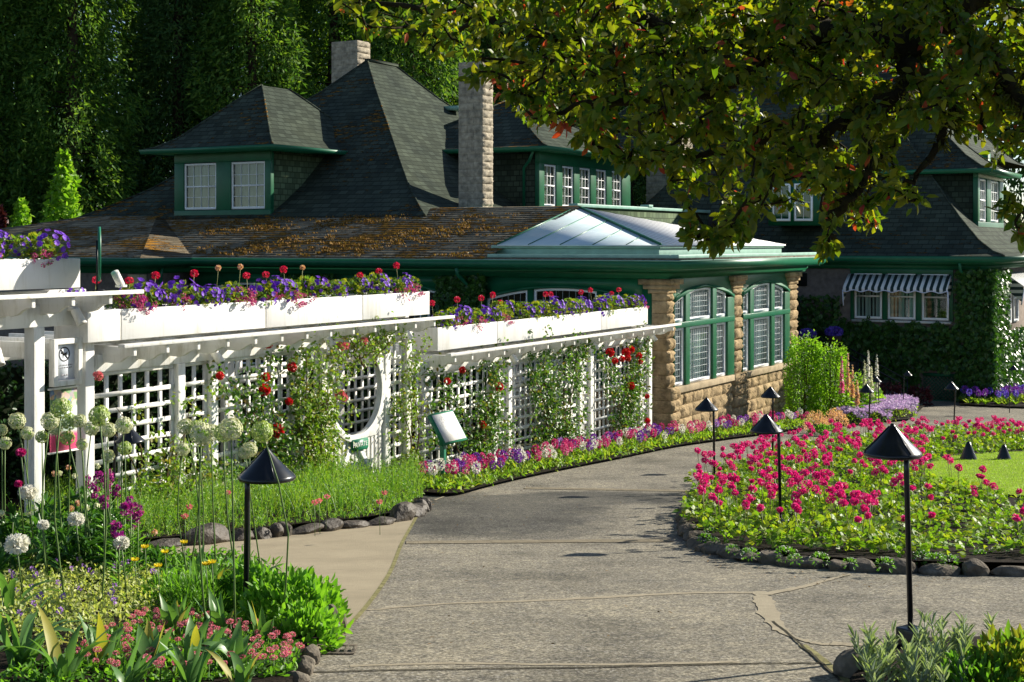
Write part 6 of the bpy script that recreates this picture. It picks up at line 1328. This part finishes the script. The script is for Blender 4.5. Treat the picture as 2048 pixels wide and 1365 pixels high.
def wallV(v, u0, u1, z0, z1):
    def f(n):
        u = u0+(u1-u0)*rng.random(n); z = z0+(z1-z0)*rng.random(n); return np.stack([HO[0]+.496*u-.868*v, HO[1]+.868*u+.496*v, z], 1), np.repeat([nV], n, 0)
    return f
ivy('dark ivy covering the shaded wing wall below the awning windows', wallU(13.97, -3.2, 1.4, -.2, 1.92, lambda v, z: ((v < -2.05) & (z < .45)) | (z > 1.80+.1*np.sin(v*9))), 5600, .12, .26)
ivy('tall ivy column on the shaded side of the house corner, right of the awning', wallU(13.97, -4.25, -3.15, -.6, 3.42), 3800, .12, .32)
ivy('ivy catching the sun round the house corner beside the second awning', wallV(-3.97, 13.75, 15.9, -.6, 3.4), 4200, .12, .30)
ivy('ivy low on the sunny wing wall at the right edge', wallV(-3.97, 15.9, 20, -.6, 1.5), 3600, .12, .25)
ivy('leafy ivy patch round the downpipe on the shaded arcade wall', wallU(-.06, 4.55, 5.9, 2.3, 3.42), 1500, .09, .14)
ivy('ivy tuft under the eaves, left above the middle planters', wallU(-.06, 8.9, 10.6, 2.9, 3.40), 900, .09, .14)
ivy('scrambling greenery between the bay end and the wing', wallU(13.97, .3, 2.2, -.4, 2.6), 1700, .12, .45)

# dark clipped hedge closing the back of the pergola
def hedge(label, s0, s1, y, h, n):
    o = thing('hedge', PW((s0+s1)/2, y, pz((s0+s1)/2, y)), label, 'hedge', rz=PROT); L = (s1-s0)/2; g0 = pz((s0+s1)/2, y); mb = MB(); x = (rng.random(n)*2-1)*L; z = h*rng.random(n); gz_ = np.array([pz((s0+s1)/2+q, y)-g0 for q in x])
    mb.cards(np.stack([x, -.25-.12*rng.random(n), gz_+z], 1), rdir(n, .2), unit(rng.normal(0, .6, (n, 3))+[0, -.8, .5]), .09, .045, LEAF)
    k = n//4; mb.cards(np.stack([(rng.random(k)*2-1)*L, -.3+.6*rng.random(k), h+pz(s0, y)*0+gz_[:k]*0+.05*rng.normal(size=k)+np.interp((rng.random(k)*2-1)*0, [0, 1], [0, 0])], 1), rdir(k, .5), rdir(k), .09, .045, LEAF); mb.build('foliage', M['hedge_leaf'], o)
    mb = MB(); e0 = pz(s0, y)-g0; e1 = pz(s1, y)-g0
    v = [(-L, -.24, e0-.2), (L, -.24, e1-.2), (L, .3, e1-.2), (-L, .3, e0-.2), (-L, -.24, e0+h), (L, -.24, e1+h), (L, .3, e1+h), (-L, .3, e0+h)]
    mb.add(v, np.array([(0, 3, 2, 1), (4, 5, 6, 7), (0, 1, 5, 4), (1, 2, 6, 5), (2, 3, 7, 6), (3, 0, 4, 7)])); mb.build('dark_core', M['hedge_core'], o)  # solid dark box in place of the shade inside the hedge
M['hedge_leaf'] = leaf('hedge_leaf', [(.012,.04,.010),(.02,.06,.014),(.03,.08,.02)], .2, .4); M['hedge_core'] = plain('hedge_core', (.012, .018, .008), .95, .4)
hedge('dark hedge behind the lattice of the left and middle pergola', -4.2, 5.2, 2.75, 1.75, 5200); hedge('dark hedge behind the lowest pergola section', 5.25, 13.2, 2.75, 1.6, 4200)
# ------------------------------------------------------------------ conifers behind the house
M['conifer'] = leaf('cedar_frond', [(.042,.115,.024),(.07,.16,.032),(.11,.21,.038),(.17,.27,.05),(.05,.13,.03)], .42, .6, (1.6,1.6,.5), .15)
M['conifer2'] = leaf('fir_frond', [(.030,.085,.028),(.05,.12,.034),(.08,.16,.045),(.11,.19,.05)], .36, .6, (1.5,1.5,.6), .15)
def conifer(H, Rr, n, mat, droop=.7):
    o = empty_thing('conifer_tree', 'x', 'tree', 'tall conifers behind the house'); mb = MB(); mb.tube([(0, 0, -.5), (.05, 0, H*.5), (0, 0, H)], [H*.018, H*.011, .02], 8); 
    k = 60; zb = H*(.08+.86*rng.random(k)); a = rng.random(k)*6.28
    for z, t in zip(zb, a): L = Rr*(1-z/H)**.75*.85; mb.tube([(0, 0, z), (L*.5*math.cos(t), L*.5*math.sin(t), z+.05*L), (L*math.cos(t), L*math.sin(t), z-.25*L)], [.05, .03, .01], 4)
    mb.build('trunk', M['trunk'], o)
    # boughs: each carries a hanging curtain of fronds
    nb = n; z = H*(.03+.97*rng.random(nb)**1.15); az = rng.random(nb)*6.28; lob = 1+.22*np.sin(az*3+z*.9)+.18*np.sin(az*5-z*1.7); rad = Rr*(1-z/H)**.72*lob*(.55+.45*rng.random(nb)**.5); 
    c = np.stack([rad*np.cos(az), rad*np.sin(az), z-rad*.22], 1); m = 26; cc = np.repeat(c, m, 0); aa = np.repeat(az, m)
    off = rng.normal(0, 1, (nb*m, 3))*np.array([.21, .21, .46]); off[:, 2] -= .1; out = np.stack([np.cos(aa), np.sin(aa), 0*aa], 1)
    D = unit(out*.7+np.array([0, 0, -droop*.8])+rng.normal(0, .6, (nb*m, 3))); f = MB(); f.cards(cc+off, D, rdir(nb*m, .3), .30*(.6+.8*rng.random(nb*m)), .095, DIAM)
    f.build('crown', M[mat], o); return o
TP = Pool([conifer(21, 4.2, 1550, 'conifer'), conifer(24, 3.6, 1550, 'conifer2', .55), conifer(19, 4.6, 1550, 'conifer', .9), conifer(26, 4.0, 1700, 'conifer')])
rows = [(-26.5, 57, 2, 1.0), (-22.5, 59, 0, 1.02), (-18.8, 57.5, 3, .9), (-15.2, 60, 1, 1.0), (-11.8, 58.0, 0, 1.0), (-8.6, 61, 3, .95), (-4.9, 59, 2, 1.08), (-1.2, 61.5, 1, .92), (2.6, 62, 0, .8), (6.4, 63, 1, .86), (10.3, 62, 3, .8), (14.4, 63, 1, .9), (18.4, 61, 0, .9), (22.5, 62, 3, .9),
        (-30, 66, 3, 1.05), (-24.5, 68, 1, 1.15), (-20.6, 67, 2, 1.2), (-16.9, 69, 3, 1.05), (-13.3, 67, 1, 1.2), (-9.9, 70, 2, 1.2), (-6.2, 68, 3, 1.05), (-2.7, 71, 0, 1.2), (1.2, 70, 3, 1.0), (5.0, 72, 2, 1.2), (9.0, 71, 0, 1.15), (13, 72, 3, 1.05), (17, 71, 2, 1.2), (21.4, 72, 1, 1.15), (26, 70, 3, 1.1)]
rows = sorted(rows, key=lambda r: (r[1] > 65, r[0]))
ni = {True: 0, False: 0}
for x, y, k, s in rows:
    b = y > 65; y = y+(x+26)*.45; w = f"{ORD[ni[b]]} from the left in the {'rear' if b else 'front'} row of dark conifers behind the house"; ni[b] += 1
    TP.place(k, (x, y, T(y)-.1), rng.random()*6, s*(.95+.1*rng.random()), 'tall conifer, '+w, 'tall conifers behind the house')
# the far wood behind them, one mass
f = MB(); n = 70000; x = -52+110*rng.random(n); hh = 22+5*np.sin(x*.55)+3*np.sin(x*1.3+1)+2*rng.random(n); z = hh*rng.random(n)**.8; y = 84+(x+48)*.42+4*rng.random(n)-z*.10
f.cards(np.stack([x, y, T(y)+z], 1), unit(rng.normal(0, .45, (n, 3))+np.array([0, -.4, -.8])), rdir(n, .3), .75*(.6+.8*rng.random(n)), .26, DIAM); tag(f.build('distant_wood', M['conifer2']), kind='stuff')
# young bright tree and dark red shrub beyond the left end of the roof
def small_tree(label, X, Y, z0, H, w, n, mat, lf):
    o = thing('young_tree', (X, Y, z0), label, 'tree'); mb = MB(); mb.tube([(0, 0, -.1), (.05, 0, H*.5), (0, 0, H*.98)], [.09, .05, .012], 7)
    for k in range(16): t = rng.random()*6.28; z = H*(.2+.7*rng.random()); L = w*(1-z/H)**.6; mb.tube([(0, 0, z), (L*math.cos(t), L*math.sin(t), z+L*.7)], [.02, .006], 4)
    mb.build('trunk', M['trunk'], o); z = rng.random(n); a = rng.random(n)*6.28; r = w*(1-z)**.62*(.45+.55*rng.random(n)**.5)*(1+.25*np.sin(a*3+z*14)); f = MB(); f.cards(np.stack([r*np.cos(a), r*np.sin(a), H*(.12+.9*z)], 1), rdir(n, .5), rdir(n, .6), lf*(.6+.7*rng.random(n)), lf*.6, LEAF); f.build('crown', M[mat], o)
small_tree('small bright yellow-green tree beyond the left end of the roof', -15.9, 50.5, 0, 7.2, 1.15, 3000, 'bright_leaf3', .22)
small_tree('low bright green sapling left of the small yellow-green tree', -17.6, 51, 0, 5.6, .9, 1400, 'bright_leaf3', .2)
small_tree('dark red-leaved shrub at the far left edge beyond the roof', -18.4, 51, 0, 5.3, .9, 1500, 'dark_red_leaf', .2)
# ------------------------------------------------------------------ the near tree whose boughs hang into the picture
M['tree_leaf'] = leaf('olive_leaf', [(.05,.105,.012),(.08,.15,.015),(.125,.18,.018),(.18,.185,.02),(.08,.125,.012),(.26,.25,.025)], .56, .42, (1.7,1.7,.35), .4)
M['tree_leaf_red'] = leaf('red_leaf', [(.40,.05,.03),(.50,.12,.03),(.30,.05,.06),(.55,.22,.03)], .4, .45, (1.5,.9,.5))
M['moss'] = leaf('moss_tuft', [(.07,.075,.010),(.10,.10,.015),(.05,.05,.010)], .25, .9)
ot = thing('tree', (4.4, 6.6, T(6.6)), 'near leafy tree with mossy limbs overhanging the upper right of the view', 'tree'); TO = np.array([4.4, 6.6, T(6.6)])
LIMBS = [([(2230, -420, 6.7), (2120, -170, 6.7), (1990, -60, 6.7), (1885, 20, 6.6), (1800, 75, 6.6), (1690, 66, 6.7), (1560, 78, 6.9), (1430, 120, 7.1), (1300, 110, 7.3), (1120, 80, 7.6), (930, 40, 7.9), (760, 10, 8.2)], .15, .012),
    ([(1800, 75, 6.6), (1822, 130, 6.5), (1800, 190, 6.4), (1720, 230, 6.4), (1640, 275, 6.4), (1560, 350, 6.4), (1480, 430, 6.5), (1420, 455, 6.5)], .07, .006),
    ([(1660, -90, 6.9), (1632, 0, 6.9), (1650, 90, 6.8), (1640, 190, 6.7), (1560, 260, 6.8), (1450, 300, 6.9), (1330, 320, 7.0), (1240, 300, 7.1)], .06, .006),
    ([(1885, 20, 6.6), (1960, 90, 6.3), (2020, 170, 6.1), (2075, 260, 6.0), (2085, 380, 5.9), (2040, 440, 5.8)], .055, .006),
    ([(1560, 78, 6.9), (1490, 140, 6.6), (1390, 190, 6.5), (1280, 200, 6.5), (1160, 210, 6.6), (1070, 240, 6.7)], .055, .006),
    ([(1430, 120, 7.1), (1340, 60, 7.2), (1200, 20, 7.3), (1040, 10, 7.5), (880, 70, 7.5), (770, 60, 7.6)], .045, .006),
    ([(1720, 230, 6.4), (1740, 330, 6.3), (1700, 400, 6.2), (1655, 440, 6.2), (1665, 480, 6.2), (1640, 512, 6.2)], .035, .006),
    ([(1822, 130, 6.5), (1900, 200, 6.2), (1880, 290, 6.1), (1830, 350, 6.1), (1790, 390, 6.1)], .04, .006)]
bark = MB(); SK = []; SR = []
for pts, r0, r1 in LIMBS:
    p = np.array([P(*q) for q in pts]); k = len(p); t = np.linspace(0, k-1, k*6); pp = np.array(smooth_poly([tuple(x[[0, 2]]) for x in p], 6)); yy = np.interp(np.linspace(0, k-1, len(pp)), range(k), p[:, 1])
    q = np.stack([pp[:, 0], yy, pp[:, 1]], 1)+rng.normal(0, .012, (len(pp), 3)); r = r0+(r1-r0)*np.linspace(0, 1, len(q))**.7; bark.tube(q-TO, r*(1+.12*rng.normal(size=len(q))), 8); SK.append(q[4:]); SR.append(r[4:])
tr = np.array([(4.4, 6.6, T(6.6)-.2), (4.35, 6.6, 3.4), (4.2, 6.65, 5.0), (3.6, 6.7, 5.9), (2.84, 6.7, 6.33)]); bark.tube(tr-TO, [.42, .33, .30, .27, .22], 12); bark.build('trunk', M['bark'], ot, smooth=True)
CAN = [(640, -60), (650, 12), (705, 40), (760, 85), (850, 100), (905, 150), (985, 165), (1030, 205), (1075, 285), (1130, 255), (1200, 315), (1265, 400), (1330, 345), (1385, 440), (1430, 495), (1490, 478), (1560, 400), (1640, 420), (1740, 455), (1770, 425), (1850, 412), (1835, 380), (1790, 330), (1812, 285), (1860, 245), (1900, 215), (1925, 290), (1990, 320), (2060, 325), (2300, 300), (2300, -60)]
SKA = np.vstack(SK); tg = []
cp = scatter(CAN, 1250); 
dens = np.clip((cp[:, 0]-500)/700, .25, 1); cp = cp[rng.random(len(cp)) < dens]
for x, y in cp:
    if y > 250 and rng.random() < .35: continue
    tg.append(P(x, y, 5.7+2.9*rng.random()))
tg += [P(x, y, 5.8) for x, y in ((2020, 395), (2030, 440), (2045, 470), (2040, 420), (2010, 405), (1655, 470), (1650, 500), (1760, 400), (1830, 400), (1400, 470), (1440, 490), (1470, 470), (1380, 455))]
tg = np.array(tg); near = np.array([np.min(np.linalg.norm(SKA-x, axis=1)) for x in tg]); tg = tg[np.argsort(near)]
twig = MB(); LP, LD = [], []
nodes = SKA.copy()
for x in tg:
    d = np.linalg.norm(nodes-x, axis=1); a = nodes[int(np.argmin(d))]; L = d.min()
    if L < .05: continue
    m = (a+x)/2+rng.normal(0, .10*L, 3)+[0, 0, .08*L]; pth = np.array([a, (a+m)/2+rng.normal(0, .02, 3), m, (m+x)/2+rng.normal(0, .02, 3), x]); twig.tube(pth-TO, np.linspace(min(.016, .006+.008*L), .003, 5), 5, cap=False)
    nodes = np.vstack([nodes, pth[1:]])
    for t_ in rng.random(int(23+9*rng.random()))**.6:
        k = t_*4; i = min(3, int(k)); q = pth[i]+(pth[i+1]-pth[i])*(k-i); LP.append(q); LD.append(unit(x-a)*.5+rng.normal(0, .75, 3)+np.array([0, 0, -.55]))
LP = np.array(LP); LD = np.array(LD); n = len(LP); pet = unit(rng.normal(size=(n, 3)))*.03; red = rng.random(n) < .022
red |= (np.linalg.norm(LP-P(1030, 250, 6.9), axis=1) < .25) | (np.linalg.norm(LP-P(905, 125, 7.4), axis=1) < .16)
NN = unit(rng.normal(0, .7, (n, 3))+np.array([0, -.3, .8])); Ls = (.038+.032*rng.random(n))
for msk, mi_ in ((~red, 1), (red, 2)): twig.cards((LP+pet-TO)[msk], LD[msk], NN[msk], Ls[msk], Ls[msk]*.5, LEAF, mi_)
twig.build('crown', [M['bark'], M['tree_leaf'], M['tree_leaf_red']], ot)
ms = MB(); rr = np.concatenate(SR); pick = rng.integers(len(SKA), size=5200); pick = pick[rr[pick] > .02]; k = len(pick); nn = rdir(k); ms.cards(SKA[pick]+nn*rr[pick][:, None]*.95-TO, unit(nn+rng.normal(0, .5, (k, 3))+[0, 0, -.5]), rdir(k), .05, .012, DIAM); ms.build('moss', M['moss'], ot)
